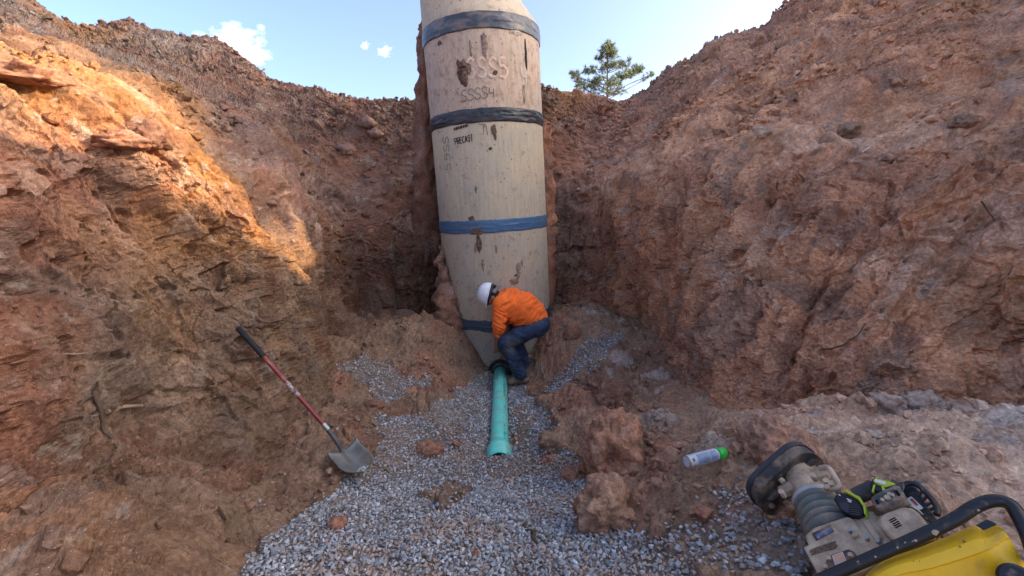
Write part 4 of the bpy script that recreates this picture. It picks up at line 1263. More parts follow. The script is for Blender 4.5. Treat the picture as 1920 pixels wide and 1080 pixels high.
RUBBER = simple('black_rubber', (0.012, 0.012, 0.013), 0.5, 0.45, var=0.2, scale=30, dirt=(0.10, 0.085, 0.07), dirt_amt=0.12, dirt_scale=12)
gk = thing('rubber_gasket', 'black rubber ring gasket round the green pipe where it meets the manhole', 'gasket', tuple(Vector(PA) + pdir * 0.16 + Vector((0, 0, 0.012))))
gk.rotation_euler = (pdir + Vector((0, 0, 0.15))).normalized().to_track_quat('Z', 'Y').to_euler()
lathe('flange', [(0.108, -0.10), (0.165, -0.09), (0.185, -0.05), (0.188, -0.02), (0.180, 0.0), (0.168, 0.004), (0.160, -0.012), (0.135, -0.02), (0.118, 0.0), (0.114, 0.03), (0.104, 0.034), (0.1025, -0.08)], 56, RUBBER, gk)
lathe('clamp_band', [(0.1145, 0.004), (0.1185, 0.004), (0.1185, 0.020), (0.1145, 0.020)], 56, simple('steel_band', (0.35, 0.35, 0.35), 0.4, 0.5, 0.9), gk)

# ------------------------------------------------------------------ soft bodies: distance fields turned into skin
class Field:
    def __init__(s, lo, hi, h):
        s.lo = np.array(lo, float); s.h = h
        s.n = np.ceil((np.array(hi) - s.lo) / h).astype(int) + 1
        s.v = np.full(tuple(s.n), 0.12, np.float32)

    def _box(s, lo, hi, m):
        a = np.clip(np.floor((np.array(lo) - m - s.lo) / s.h).astype(int), 0, s.n - 1)
        b = np.clip(np.ceil((np.array(hi) + m - s.lo) / s.h).astype(int) + 1, 1, s.n)
        g = [s.lo[i] + s.h * np.arange(a[i], b[i]) for i in range(3)]
        return tuple(slice(a[i], b[i]) for i in range(3)), np.stack(np.meshgrid(*g, indexing='ij'), -1).astype(np.float32)

    def _mix(s, sl, d, k):
        o = s.v[sl]
        h = np.clip(0.5 + 0.5 * (o - d) / k, 0, 1)
        s.v[sl] = o * (1 - h) + d * h - k * h * (1 - h)

    def cone(s, a, b, ra, rb, k=0.02):
        a = np.array(a, float); b = np.array(b, float); r = max(ra, rb) + k * 2
        sl, P = s._box(np.minimum(a, b), np.maximum(a, b), r)
        ab = (b - a).astype(np.float32); L2 = float(ab @ ab) + 1e-12
        t = np.clip(((P - a.astype(np.float32)) @ ab) / L2, 0, 1)
        d = np.linalg.norm(P - (a.astype(np.float32) + t[..., None] * ab), axis=-1) - (ra + (rb - ra) * t)
        s._mix(sl, d.astype(np.float32), k)

    def ell(s, c, r, R=None, k=0.02):
        c = np.array(c, float); r = np.array(r, float); m = r.max() + 2 * k
        sl, P = s._box(c, c, m)
        q = P - c.astype(np.float32)
        if R is not None: q = q @ np.array(R, np.float32)
        u = q / r.astype(np.float32)
        l0 = np.linalg.norm(u, axis=-1); l1 = np.linalg.norm(u / r.astype(np.float32), axis=-1) + 1e-6
        s._mix(sl, (l0 * (l0 - 1) / l1).astype(np.float32), k)

    def cut(s, point, normal):
        """keep only the side the normal points away from"""
        g = [s.lo[i] + s.h * np.arange(s.n[i]) for i in range(3)]
        nn = np.array(normal, float); nn /= np.linalg.norm(nn)
        d = (g[0][:, None, None] - point[0]) * nn[0] + (g[1][None, :, None] - point[1]) * nn[1] + (g[2][None, None, :] - point[2]) * nn[2]
        s.v = np.maximum(s.v, d.astype(np.float32))

    def mesh(s):
        v = s.v; ins = v < 0
        n = v.shape
        acc = np.zeros((n[0] - 1, n[1] - 1, n[2] - 1, 3), np.float32); cnt = np.zeros(acc.shape[:3], np.float32)
        C = lambda a, b, c_: (slice(a, n[0] - 1 + a), slice(b, n[1] - 1 + b), slice(c_, n[2] - 1 + c_))
        for ax in range(3):
            o = [i for i in range(3) if i != ax]
            for i in (0, 1):
                for j in (0, 1):
                    q0 = [0, 0, 0]; q0[o[0]] = i; q0[o[1]] = j; q1 = list(q0); q1[ax] = 1
                    a, b = v[C(*q0)], v[C(*q1)]
                    m = (a < 0) != (b < 0)
                    t = np.where(m, a / np.where(m, a - b, 1), 0)
                    cnt += m
                    for d in range(3):
                        acc[..., d] += np.where(m, (t if d == ax else q0[d]), 0)
        act = cnt > 0
        idm = np.full(act.shape, -1, np.int32); idm[act] = np.arange(act.sum())
        cells = np.argwhere(act)
        V = (cells + acc[act] / cnt[act][:, None]) * s.h + s.lo
        Fs = []
        for ax in range(3):
            o = [(ax + 1) % 3, (ax + 2) % 3]
            sl0 = [slice(None)] * 3; sl1 = [slice(None)] * 3
            sl0[ax] = slice(0, n[ax] - 1); sl1[ax] = slice(1, n[ax])
            for k_ in o: sl0[k_] = slice(1, n[k_] - 1); sl1[k_] = slice(1, n[k_] - 1)
            a, b = ins[tuple(sl0)], ins[tuple(sl1)]
            w = np.argwhere(a != b)
            if not len(w): continue
            base = w.copy(); base[:, o[0]] += 1; base[:, o[1]] += 1
            fl = a[tuple(w.T)]

            def cid(d0, d1):
                q = base.copy(); q[:, o[0]] -= d0; q[:, o[1]] -= d1
                return idm[tuple(q.T)]
            f = np.stack([cid(1, 1), cid(0, 1), cid(0, 0), cid(1, 0)], -1)
            f[~fl] = f[~fl][:, ::-1]
            Fs.append(f)
        F = np.concatenate(Fs)
        return V.astype(np.float32), F[(F >= 0).all(1)]


def relax(V, F, it=2):
    """light smoothing of a quad skin"""
    for _ in range(it):
        acc = np.zeros_like(V); c_ = np.zeros(len(V), np.float32)
        for a, b in ((0, 1), (1, 2), (2, 3), (3, 0)):
            np.add.at(acc, F[:, a], V[F[:, b]]); np.add.at(acc, F[:, b], V[F[:, a]])
            np.add.at(c_, F[:, a], 1); np.add.at(c_, F[:, b], 1)
        V = V * 0.5 + 0.5 * acc / np.maximum(c_, 1)[:, None]
    return V


def vnormals(V, F):
    n = np.zeros_like(V)
    fn = np.cross(V[F[:, 2]] - V[F[:, 0]], V[F[:, 3]] - V[F[:, 1]])
    for k_ in range(4): np.add.at(n, F[:, k_], fn)
    return n / (np.linalg.norm(n, axis=1, keepdims=True) + 1e-9)


# ------------------------------------------------------------------ the worker, bent over the pipe end
J = dict(pelvis=at(1006, 606, 6.15), waist=at(990, 588, 6.15), chest=at(958, 573, 6.15), neck=at(936, 560, 6.15), head=at(921, 555, 6.13),
         lsh=at(940, 570, 5.96), lel=at(935, 610, 5.88), lwr=at(932, 652, 6.06), lhd=at(935, 666, 6.16),
         rsh=at(942, 566, 6.36), rel=at(949, 607, 6.50), rwr=at(946, 654, 6.36), rhd=at(944, 668, 6.28),
         lhip=at(1006, 611, 6.03), lkn=at(947, 642, 5.96), lan=at(977, 705, 6.02), ltoe=at(955, 717, 6.02), lhl=at(985, 711, 6.03),
         rhip=at(1006, 608, 6.28), rkn=at(966, 638, 6.42), ran=at(988, 692, 6.42), rtoe=at(966, 704, 6.44), rhl=at(996, 699, 6.42))
lo_ = np.min(list(J.values()), 0) - 0.35; hi_ = np.max(list(J.values()), 0) + 0.35
mid = lambda a, b, t=0.5: J[a] * (1 - t) + J[b] * t
man = thing('person', 'bent over worker in orange shirt, jeans and white hard hat gripping the pipe ring', 'person', tuple((J['lan'] + J['ran']) / 2 - np.array([0, 0, 0.08])))
man_inv = Matrix.Translation(-man.location)


def skin_part(name, field, mat, parent=man, it=2, disp=None, col=None):
    V, F = field.mesh()
    V = relax(V, F, it)
    if disp is not None: V = V + vnormals(V, F) * disp(V)[:, None]
    c_ = None if col is None else col(V)
    par_off = np.array(man.location) if parent is not None else 0
    return link(name, np_mesh(name, V - par_off, F, True, c_), mat, parent)


SKIN = simple('skin', (0.30, 0.155, 0.105), 0.55, 0.35, var=0.12, scale=25)
# body: one continuous skin from head to feet
B = Field(lo_, hi_, 0.0095)
hdir = np.array(J['head']) - J['neck']; hdir /= np.linalg.norm(hdir)
B.ell(J['head'], (0.125, 0.095, 0.115), k=0.02)
face = at(915, 562, 6.10)
B.ell(face, (0.075, 0.075, 0.085), k=0.03)                                  # jaw and cheeks
B.cone(at(913, 564, 6.10), at(909.5, 567, 6.10), 0.017, 0.012, 0.012)       # nose
B.cone(at(913, 569, 6.08), at(913, 569, 6.13), 0.013, 0.013, 0.012)         # mouth and chin
B.cone(at(912.5, 561, 6.06), at(912.5, 561, 6.062), 0.014, 0.014, 0.01)     # brow and eye
B.ell(at(924, 559, 6.03), (0.030, 0.014, 0.040), k=0.01)                    # ear
B.cone(J['neck'], J['head'], 0.075, 0.075, 0.03)
B.cone(J['neck'], J['chest'], 0.10, 0.19, 0.05)
B.cone(J['chest'], J['waist'], 0.20, 0.19, 0.05); B.cone(J['waist'], J['pelvis'], 0.19, 0.18, 0.05)
for s_ in 'lr':
    B.cone(J['chest'], J[s_ + 'sh'], 0.13, 0.085, 0.04)
    B.cone(J[s_ + 'sh'], J[s_ + 'el'], 0.075, 0.060, 0.02); B.cone(J[s_ + 'el'], mid(s_ + 'el', s_ + 'wr', 0.3), 0.060, 0.058, 0.02)
    B.cone(mid(s_ + 'el', s_ + 'wr', 0.3), J[s_ + 'wr'], 0.058, 0.036, 0.015)
    B.cone(J['pelvis'], J[s_ + 'hip'], 0.16, 0.12, 0.04)
    B.cone(J[s_ + 'hip'], J[s_ + 'kn'], 0.12, 0.075, 0.03); B.cone(J[s_ + 'kn'], mid(s_ + 'kn', s_ + 'an', 0.35), 0.072, 0.07, 0.02)
    B.cone(mid(s_ + 'kn', s_ + 'an', 0.35), J[s_ + 'an'], 0.07, 0.045, 0.02); B.cone(J[s_ + 'an'], J[s_ + 'toe'], 0.045, 0.035, 0.02); B.cone(J[s_ + 'an'], J[s_ + 'hl'], 0.045, 0.04, 0.02)
    # hand: palm, four fingers hooked over the ring, thumb on the near side
    w, h_ = J[s_ + 'wr'], J[s_ + 'hd']
    dn = h_ - w; dn /= np.linalg.norm(dn)
    side = np.array([1.0, 0.0, 0.0]); side -= dn * (side @ dn); side /= np.linalg.norm(side)
    fw = np.cross(dn, side) * 1.0
    if fw[1] < 0: fw = -fw                                                     # away from the viewer, over the ring
    pc = w + dn * 0.075
    B.cone(w, pc - side * 0.022, 0.034, 0.024, 0.012); B.cone(w, pc + side * 0.022, 0.034, 0.024, 0.012)
    B.cone(pc - side * 0.03, pc + side * 0.03, 0.022, 0.022, 0.01)
    for i, fl in enumerate((0.086, 0.098, 0.092, 0.072)):
        b0 = pc + side * (-0.037 + 0.0245 * i)
        k1 = b0 + dn * fl * 0.45 + fw * fl * 0.12; k2 = k1 + dn * fl * 0.28 + fw * fl * 0.25; k3 = k2 + dn * fl * 0.10 + fw * fl * 0.26
        B.cone(b0, k1, 0.0125, 0.0115, 0.003); B.cone(k1, k2, 0.0115, 0.0105, 0.002); B.cone(k2, k3, 0.0105, 0.009, 0.002)
    t0 = w + dn * 0.035 - side * 0.034; t1 = t0 - side * 0.022 + dn * 0.035 - fw * 0.02; t2 = t1 + dn * 0.035 + side * 0.006 - fw * 0.004
    B.cone(t0, t1, 0.016, 0.013, 0.006); B.cone(t1, t2, 0.013, 0.010, 0.003)
skin_part('body', B, SKIN, it=1)

# shirt with pulled folds
ORANGE = simple('orange_shirt', (0.97, 0.185, 0.035), 0.85, 0.15, var=0.14, scale=9, dirt=(0.62, 0.20, 0.07), dirt_amt=0.10, dirt_scale=7, bump=0.15)
S = Field(lo_, hi_, 0.0125)
S.cone(at(940, 563, 6.15), J['chest'], 0.13, 0.225, 0.06)
S.ell(at(957, 571, 6.15), (0.235, 0.275, 0.225), k=0.05)
S.ell(at(978, 579, 6.15), (0.250, 0.270, 0.245), k=0.05)
S.ell(at(999, 592, 6.15), (0.205, 0.255, 0.205), k=0.05)
for s_ in 'lr':
    S.cone(J['chest'], J[s_ + 'sh'], 0.17, 0.120, 0.05)
    S.cone(J[s_ + 'sh'], J[s_ + 'el'], 0.112, 0.088, 0.03); S.cone(J[s_ + 'el'], mid(s_ + 'el', s_ + 'wr', 0.30), 0.086, 0.075, 0.02)
hem = at(990, 606, 6.15); S.cut(hem, np.array([0.25, 0, -1.0]))
S.v = np.where(False, S.v, S.v)


def folds(V):
    # creases fan from the armpit to the small of the back, rings round the sleeve
    o = J['lsh']
    dx, dz = V[:, 0] - o[0], V[:, 2] - o[2]
    sleeve = sstep(0.13, 0.05, np.abs(V[:, 0] - (o[0] - 0.02))) * sstep(0.02, -0.10, dz)
    diag = (dx * 0.75 - dz * 0.95)
    q = np.stack([diag * 10 + fbm(V * 3, 2, 141) * 1.2, (dx + dz) * 1.6, V[:, 1] * 2.0], -1)
    a = fbm(q, 3, 140, 0.6, True) * 0.042
    r = fbm(np.stack([V[:, 0] * 5, V[:, 1] * 5, V[:, 2] * 20 + V[:, 0] * 9], -1), 3, 142, 0.5, True) * 0.036
    back = sstep(0.0, 0.25, dx + 0.1)
    return (a * (1 - sleeve) * (0.35 + 0.65 * back) + r * sleeve).astype(np.float32) - 0.004


skin_part('shirt', S, ORANGE, it=2, disp=folds)
# cut the shirt at the neck by a collar ring
tor = tube_mesh('collar', [Vector(at(933, 556, 6.15)) + Vector((math.cos(a) * 0.045 + 0.0, math.sin(a) * 0.105, math.cos(a) * -0.06 + 0.0)) - man.location for a in np.linspace(0, 2 * math.pi, 25)], 0.014, 6)
link('collar', tor, ORANGE, man)

# jeans
m, t, b = M_new('denim')
b.inputs['Roughness'].default_value = 0.9; b.inputs['Specular IOR Level'].default_value = 0.1
tc = t.nodes.new('ShaderNodeTexCoord')
n1 = N(t, 'ShaderNodeTexNoise', Scale=7.0, Detail=5.0, Roughness=0.65); n2 = N(t, 'ShaderNodeTexNoise', Scale=3.2, Detail=4.0); n3 = N(t, 'ShaderNodeTexNoise', Scale=60.0, Detail=2.0)
for n in (n1, n2, n3): t.links.new(tc.outputs['Object'], n.inputs['Vector'])
c_ = mixc(t, ramp(t, n1.outputs['Fac'], 0.3, 0.7), (0.022, 0.030, 0.055), (0.065, 0.095, 0.165))
c_ = mixc(t, ramp(t, n2.outputs['Fac'], 0.5, 0.75), c_, (0.14, 0.125, 0.10))
c_ = mixc(t, 0.5, c_, mixc(t, n3.outputs['Fac'], (0.6, 0.6, 0.6), (1.4, 1.4, 1.4)), 'MULTIPLY')
t.links.new(c_, b.inputs['Base Color'])
DENIM = m
Q = Field(lo_, hi_, 0.0125)
Q.ell(at(1005, 603, 6.15), (0.18, 0.235, 0.185), k=0.05)
Q.ell(at(1012, 607, 6.15), (0.15, 0.21, 0.16), k=0.05)
for s_ in 'lr':
    Q.cone(at(1004, 604, 6.15), J[s_ + 'hip'], 0.18, 0.155, 0.05)
    Q.cone(J[s_ + 'hip'], J[s_ + 'kn'], 0.150, 0.102, 0.03)
    Q.cone(J[s_ + 'kn'], mid(s_ + 'kn', s_ + 'an', 0.5), 0.098, 0.092, 0.03)
    Q.cone(mid(s_ + 'kn', s_ + 'an', 0.5), J[s_ + 'an'] + np.array([0, 0, 0.02]), 0.092, 0.088, 0.02)


def jfold(V):
    q = np.stack([V[:, 0] * 6, V[:, 1] * 6, V[:, 2] * 15 + V[:, 0] * 7], -1)
    low = sstep(0.75, 0.35, V[:, 2] - man.location[2])
    return (fbm(q, 3, 150, 0.5, True) * (0.010 + 0.014 * low)).astype(np.float32)


skin_part('jeans', Q, DENIM, it=2, disp=jfold)
# boots
BOOT = simple('work_boot_leather', (0.16, 0.115, 0.08), 0.75, 0.25, var=0.35, scale=14, dirt=(0.30, 0.22, 0.16), dirt_amt=0.3)
for s_ in 'lr':
    a_, t_, h_ = J[s_ + 'an'], J[s_ + 'toe'], J[s_ + 'hl']
    K = Field(np.minimum(np.minimum(a_, t_), h_) - 0.16, np.maximum(np.maximum(a_, t_), h_) + 0.2, 0.010)
    K.cone(a_ + np.array([0, 0, 0.08]), a_, 0.07, 0.068, 0.02); K.cone(a_, h_ + np.array([0, 0, 0.005]), 0.066, 0.058, 0.03); K.cone(a_ + np.array([-.02, 0, -.02]), t_, 0.062, 0.055, 0.03)
    K.cone(h_, t_, 0.056, 0.056, 0.02); K.cut(h_ + np.array([0, 0, -0.052]), (0, 0, -1))
    skin_part('boot', K, BOOT, it=1)
    sole = [h_ + np.array([0.035, 0, -0.055]), h_, t_ + np.array([-0.03, 0, 0])]
# hard hat: shell, brim, sweat band, suspension knob; glasses on the nape and a grey neck shade
WHITE = simple('white_hard_hat', (0.74, 0.76, 0.78), 0.3, 0.5, var=0.05, scale=10, dirt=(0.35, 0.31, 0.27), dirt_amt=0.06, dirt_scale=30)
bt, bb = at(922, 531, 6.13), at(910, 572, 6.09)
bc = (bt + bb) / 2
ez = Vector(at(895, 546, 6.11) - bc).normalized()              # crown direction: left, slightly up
ex = Vector(bb - bt); ex = (ex - ez * ex.dot(ez)).normalized()  # towards the peak
ey = ez.cross(ex)
HM = Matrix(((ex.x, ey.x, ez.x, bc[0]), (ex.y, ey.y, ez.y, bc[1]), (ex.z, ey.z, ez.z, bc[2]), (0, 0, 0, 1)))
hat = bpy.data.objects.new('hard_hat', None)
V = []; nr, na = 16, 48
for i in range(nr):
    ph = (math.pi / 2) * i / (nr - 1)
    for j in range(na):
        a = 2 * math.pi * j / na
        rdg = 1 + 0.03 * math.exp(-((math.sin(a)) / 0.22) ** 2) * math.cos(ph)
        V.append((0.160 * math.cos(ph) ** 0.85 * math.cos(a) * 1.05, 0.135 * math.cos(ph) ** 0.85 * math.sin(a), 0.165 * math.sin(ph) ** 0.95 * rdg))
i_ = np.arange(nr * na).reshape(nr, na); j_ = np.roll(i_, -1, 1)
F = np.stack([i_[:-1], j_[:-1], j_[1:], i_[1:]], -1).reshape(-1, 4)
V = np.array([tuple(HM @ Vector(v) - man.location) for v in V])
ho = link('hard_hat', np_mesh('hard_hat', V, F, True), WHITE, man, label='white hard hat worn by the worker')
V = []
for i, (k_, zz) in enumerate(((0.96, 0.012), (1.0, 0.010), (1.0, 0.0), (0.94, -0.004), (0.93, 0.004))):
    for j in range(na):
        a = 2 * math.pi * j / na
        fr = max(0, math.cos(a)) ** 2
        rx, ry = 0.168 * (1.03 + (0.30 * fr if 0 < i < 3 else 0.05 * fr)), 0.135 * 1.06
        V.append((rx * k_ * math.cos(a), ry * k_ * math.sin(a), zz - (0.025 * fr if 0 < i < 3 else 0)))
i_ = np.arange(5 * na).reshape(5, na); j_ = np.roll(i_, -1, 1)
F = np.stack([i_[:-1], j_[:-1], j_[1:], i_[1:]], -1).reshape(-1, 4)
link('brim', np_mesh('brim', np.array([tuple(HM @ Vector(v) - man.location) for v in V]), F, True), WHITE, ho)
BLACKP = simple('black_plastic', (0.013, 0.013, 0.015), 0.4, 0.5, var=0.2, scale=20)
ring = [HM @ Vector((0.142 * math.cos(a), 0.118 * math.sin(a), -0.022)) - man.location for a in np.linspace(0, 2 * math.pi, 33)]
link('sweat_band', tube_mesh('sweat_band', ring, 0.020, 6), BLACKP, ho)
# dark glasses pushed to the back of the hat
g0 = HM @ Vector((-0.135, -0.06, -0.05)); g1 = HM @ Vector((-0.155, -0.01, -0.055)); g2 = HM @ Vector((-0.13, 0.06, -0.05))
GL = Field(np.array(g0) - 0.2, np.array(g0) + 0.25, 0.0085)
for q in ((-0.120, -0.085, -0.045), (-0.135, -0.02, -0.05)):
    c0_ = np.array(HM @ Vector(q)); GL.ell(c0_, (0.036, 0.026, 0.026), k=0.012)
GL.cone(np.array(HM @ Vector((-0.10, -0.10, -0.04))), np.array(HM @ Vector((0.03, -0.12, -0.035))), 0.011, 0.010, 0.006)
skin_part('glasses', GL, BLACKP, it=1)
GREYC = simple('grey_cloth', (0.20, 0.19, 0.20), 0.9, 0.1, var=0.2, scale=20)
NSF = Field(np.array(at(930, 543, 6.10)) - 0.3, np.array(at(930, 543, 6.10)) + 0.3, 0.010)
NSF.cone(at(937, 536.5, 6.10), at(926, 547, 6.03), 0.020, 0.030, 0.02); NSF.cone(at(937, 536.5, 6.2), at(926, 546, 6.20), 0.020, 0.030, 0.02); NSF.cone(at(926, 546, 6.04), at(926, 545, 6.2), 0.03, 0.03, 0.02)
skin_part('neck_shade', NSF, GREYC, it=1)
HAIRM = simple('dark_hair', (0.012, 0.009, 0.008), 0.7, 0.3, var=0.3, scale=40)
HR = Field(np.array(J['head']) - 0.22, np.array(J['head']) + 0.22, 0.009)
HR.ell(np.array(J['head']) + np.array([0.012, 0, 0.0]), (0.128, 0.102, 0.118), k=0.01); HR.cut(at(917, 556, 6.13), (-0.6, 0.0, -0.8))
skin_part('hair', HR, HAIRM, it=1)


# ------------------------------------------------------------------ pines
BARK = simple('pine_bark', (0.16, 0.12, 0.09), 0.95, 0.1, var=0.4, scale=5)
m, t, b = M_new('pine_needles')
b.inputs['Roughness'].default_value = 0.6; b.inputs['Specular IOR Level'].default_value = 0.25
geo = t.nodes.new('ShaderNodeNewGeometry')
c_ = mixc(t, geo.outputs['Random Per Island'], (0.10, 0.15, 0.085), (0.26, 0.29, 0.14))
t.links.new(c_, b.inputs['Base Color'])
tr_ = t.nodes.new('ShaderNodeBsdfTranslucent'); tr_.inputs['Color'].default_value = (0.10, 0.16, 0.06, 1)
ms = t.nodes.new('ShaderNodeMixShader'); ms.inputs[0].default_value = 0.25
t.links.new(b.outputs[0], ms.inputs[1]); t.links.new(tr_.outputs[0], ms.inputs[2]); t.links.new(ms.outputs[0], t.nodes['Material Output'].inputs['Surface'])
NEEDLE = m


def pine(label, foot, height, clumps, r, blade=(0.17, 0.012), per=30, group=None, lean=0.0):
    """clumps: (x, z, half width, half height, tufts) measured from the foot, in metres, in the plane facing the pit"""
    o = thing('pine_tree', label, 'tree', foot, group)
    path = spline([(0, 0, -0.5), (0.05, 0, height * 0.35), (lean * 0.5, 0.05, height * 0.7), (lean, 0, height)], 24)
    link('trunk', tube_mesh('trunk', [Vector(q) for q in path], list(np.linspace(height * 0.016, 0.015, 24)), 8), BARK, o)
    tip = lambda z: Vector((np.interp(z, path[:, 2], path[:, 0]), 0, z))
    BV = []; BF = []; centers = []
    for (cx, cz, hw, hh, nt_) in clumps:
        cy = r.uniform(-1, 1) * hw * 0.8
        a0 = tip(max(height * 0.2, cz - abs(cx) * 0.35 - 0.2)); e = Vector((cx, cy, cz - hh * 0.3))
        pts = spline([a0, a0.lerp(e, 0.5) + Vector((0, 0, 0.12 * r.uniform(-1, 1.5))), e], 8)
        V, F, n, sg = tube_np([Vector(q) for q in pts], list(np.linspace(0.035, 0.012, 8)), 5)
        k_ = len(BV); BV += [tuple(v) for v in V]; BF += [tuple(i + k_ for i in f) for f in F]
        for i in range(nt_):
            u = r.normal(size=3); u /= np.linalg.norm(u); u *= r.random() ** 0.4
            c0 = np.array((cx + u[0] * hw, cy + u[1] * hw, cz + u[2] * hh))
            centers.append(c0)
            if i % 2 == 0:
                s0 = Vector(pts[r.integers(3, 8)])
                V, F, n, sg = tube_np([s0, s0.lerp(Vector(c0), 0.5) + Vector((0, 0, 0.03)), Vector(c0)], [0.010, 0.008, 0.005], 3)
                k_ = len(BV); BV += [tuple(v) for v in V]; BF += [tuple(i2 + k_ for i2 in f) for f in F]
    link('branches', np_mesh('branches', np.array(BV), np.array(BF), True), BARK, o)
    C0 = np.array(centers); n = len(C0)
    d = r.normal(size=(n, per, 3)); d[..., 2] += 0.55; d /= np.linalg.norm(d, axis=-1, keepdims=True)
    sidev = np.cross(d, r.normal(size=(n, per, 3))); sidev /= np.linalg.norm(sidev, axis=-1, keepdims=True)
    L = blade[0] * r.uniform(0.7, 1.25, (n, per, 1))
    b0 = C0[:, None] + d * 0.01
    tri = np.stack([b0 - sidev * blade[1], b0 + sidev * blade[1], b0 + d * L], 2)
    V = tri.reshape(-1, 3); F = np.arange(len(V)).reshape(-1, 3)
    link('crown', np_mesh('crown', V, F, False), NEEDLE, o)
    return o


tr = np.random.default_rng(3)
YT = 34.0
tfoot = at(1138, 187, YT); tfoot[2] = 3.2
sc_ = YT / 800 / 9 * 1.02
zt = lambda cy: at(1138, 70 + cy / 9, YT)[2] - tfoot[2]
cl = [(720, 160, 110, 60, 50), (700, 260, 170, 90, 90), (600, 330, 90, 50, 30), (800, 330, 80, 60, 28), (720, 430, 130, 60, 46), (430, 545, 130, 65, 60), (630, 560, 80, 45, 20), (200, 640, 90, 80, 46), (270, 730, 100, 60, 36),
      (330, 840, 120, 60, 40), (470, 760, 110, 60, 34), (560, 710, 110, 60, 40), (980, 440, 110, 55, 40), (820, 500, 100, 45, 30), (1040, 400, 40, 30, 10), (1150, 550, 130, 75, 56), (1240, 560, 60, 50, 20),
      (930, 660, 130, 80, 56), (1080, 650, 110, 60, 36), (720, 800, 190, 80, 60), (860, 800, 80, 60, 22), (500, 880, 100, 60, 26), (1390, 660, 60, 45, 16), (1290, 720, 60, 40, 12), (700, 930, 200, 70, 40), (420, 960, 160, 60, 30), (900, 920, 160, 60, 30)]
pine('small pine tree on the skyline right of the manhole', tfoot, zt(110), [((cx - 700) * sc_, zt(cy), hw * sc_, hh * sc_, int(n_ * 0.8)) for cx, cy, hw, hh, n_ in cl], tr, (0.26, 0.017), 15, lean=0.1)

# more pines stand beyond the right bank, outside the frame; the low sun shines under and between their crowns
for (tx, ty, z0_, z1_, rw_, sd) in ((15.0, 4.5, 6.3, 12.8, 1.3, 1), (16.0, 6.8, 7.2, 13.0, 1.6, 2), (15.2, 8.8, 7.3, 13.2, 1.7, 3), (17.0, 11.2, 7.0, 13.5, 1.9, 4)):
    r_ = np.random.default_rng(40 + sd)
    cls = [(r_.uniform(-1, 1) * rw_ * (1.1 - (z - z0_) / (z1_ - z0_) * 0.7), z, 0.85, 0.5, 56) for z in np.linspace(z0_, z1_, 22)]
    to_ = pine(('nearest', 'second nearest', 'third', 'farthest')[sd - 1] + ' tall pine standing beyond the right bank', (tx, ty, 3.2), z1_ + 0.4, cls, r_, (0.42, 0.06), 18, 'pines beyond the right bank')
    to_.rotation_euler = (0, 0, math.pi / 2)

# ------------------------------------------------------------------ boxes and outlines
def outline_mesh(name, pts, depth, nrm, bevel=0.0, seg=2):
    """a flat outline given real thickness away from the viewer side, edges rounded"""
    bm = bmesh.new()
    vs = [bm.verts.new(Vector(q)) for q in pts]
    f = bm.faces.new(vs); f.normal_update()
    nv = Vector(nrm)
    if f.normal.dot(nv) < 0: f.normal_flip()
    r = bmesh.ops.extrude_face_region(bm, geom=[f])
    ev = [e for e in r['geom'] if isinstance(e, bmesh.types.BMVert)]
    for v in ev: v.co -= nv * depth
    bmesh.ops.recalc_face_normals(bm, faces=bm.faces)
    if bevel > 0:
        te = [e for e in bm.edges if not any(v in ev for v in e.verts)]
        se = [e for e in bm.edges if sum(v in ev for v in e.verts) == 1]
        bmesh.ops.bevel(bm, geom=te + se, offset=bevel, segments=seg, profile=0.5, affect='EDGES', clamp_overlap=True)
    return bm_mesh(name, bm)


def local(me, parent):
    """shift a mesh built in world coordinates under its thing"""
    me.transform(parent.matrix_basis.inverted() if parent.parent is None else (parent.parent.matrix_basis @ parent.matrix_basis).inverted())
    return me


def cyl_mesh(name, a, b, r0, r1=None, seg=24, prof=None):
    """a turned piece between two points; prof: (t, radius) pairs"""
    a = Vector(a); b = Vector(b); ax = (b - a)
    L = ax.length
    pr = prof if prof else [(0, 0.0001), (0, r0), (1, r1 if r1 is not None else r0), (1, 0.0001)]
    me = lathe(name, [(r, t * L) for t, r in pr], seg, mesh_only=True, smooth=prof is not None and len(prof) > 6)
    me.transform(Matrix.Translation(a) @ ax.to_track_quat('Z', 'Y').to_matrix().to_4x4())
    return me


# ------------------------------------------------------------------ shovel leaning on the left bank
sh_top = at(448, 616, 3.50); sh_neck = at(618, 808, 3.36)
g_bl = ground_at(672, 872)
sd_ = Vector(sh_neck - sh_top).normalized()
shovel = thing('shovel', 'long handled shovel with dark red shaft and black grip leaning on the left bank', 'shovel', tuple(at(645, 850, 3.30)))
RED = simple('red_shaft_paint', (0.20, 0.018, 0.022), 0.4, 0.5, var=0.15, scale=12, dirt=(0.30, 0.20, 0.15), dirt_amt=0.10)
GRIP = simple('black_grip_rubber', (0.018, 0.019, 0.021), 0.75, 0.3, var=0.2, scale=40, dirt=(0.16, 0.12, 0.09), dirt_amt=0.1)
STEEL = simple('worn_steel', (0.32, 0.32, 0.31), 0.42, 0.5, 0.75, var=0.2, scale=20, dirt=(0.30, 0.23, 0.17), dirt_amt=0.2)
DSTEEL = simple('dark_steel', (0.085, 0.088, 0.09), 0.5, 0.5, 0.3, var=0.2, scale=20, dirt=(0.28, 0.21, 0.16), dirt_amt=0.15)
L_ = Vector(sh_neck - sh_top).length
pt = lambda t: Vector(sh_top) + sd_ * (L_ * t)
link('grip', local(cyl_mesh('grip', pt(-0.01), pt(0.275), 0.024, prof=[(0, 0.001), (0.0, 0.018), (0.01, 0.024), (0.5, 0.0235), (0.97, 0.023), (1, 0.020), (1, 0.001)]), shovel), GRIP, shovel)
link('shaft', local(cyl_mesh('shaft', pt(0.26), pt(0.97), 0.0185), shovel), RED, shovel)
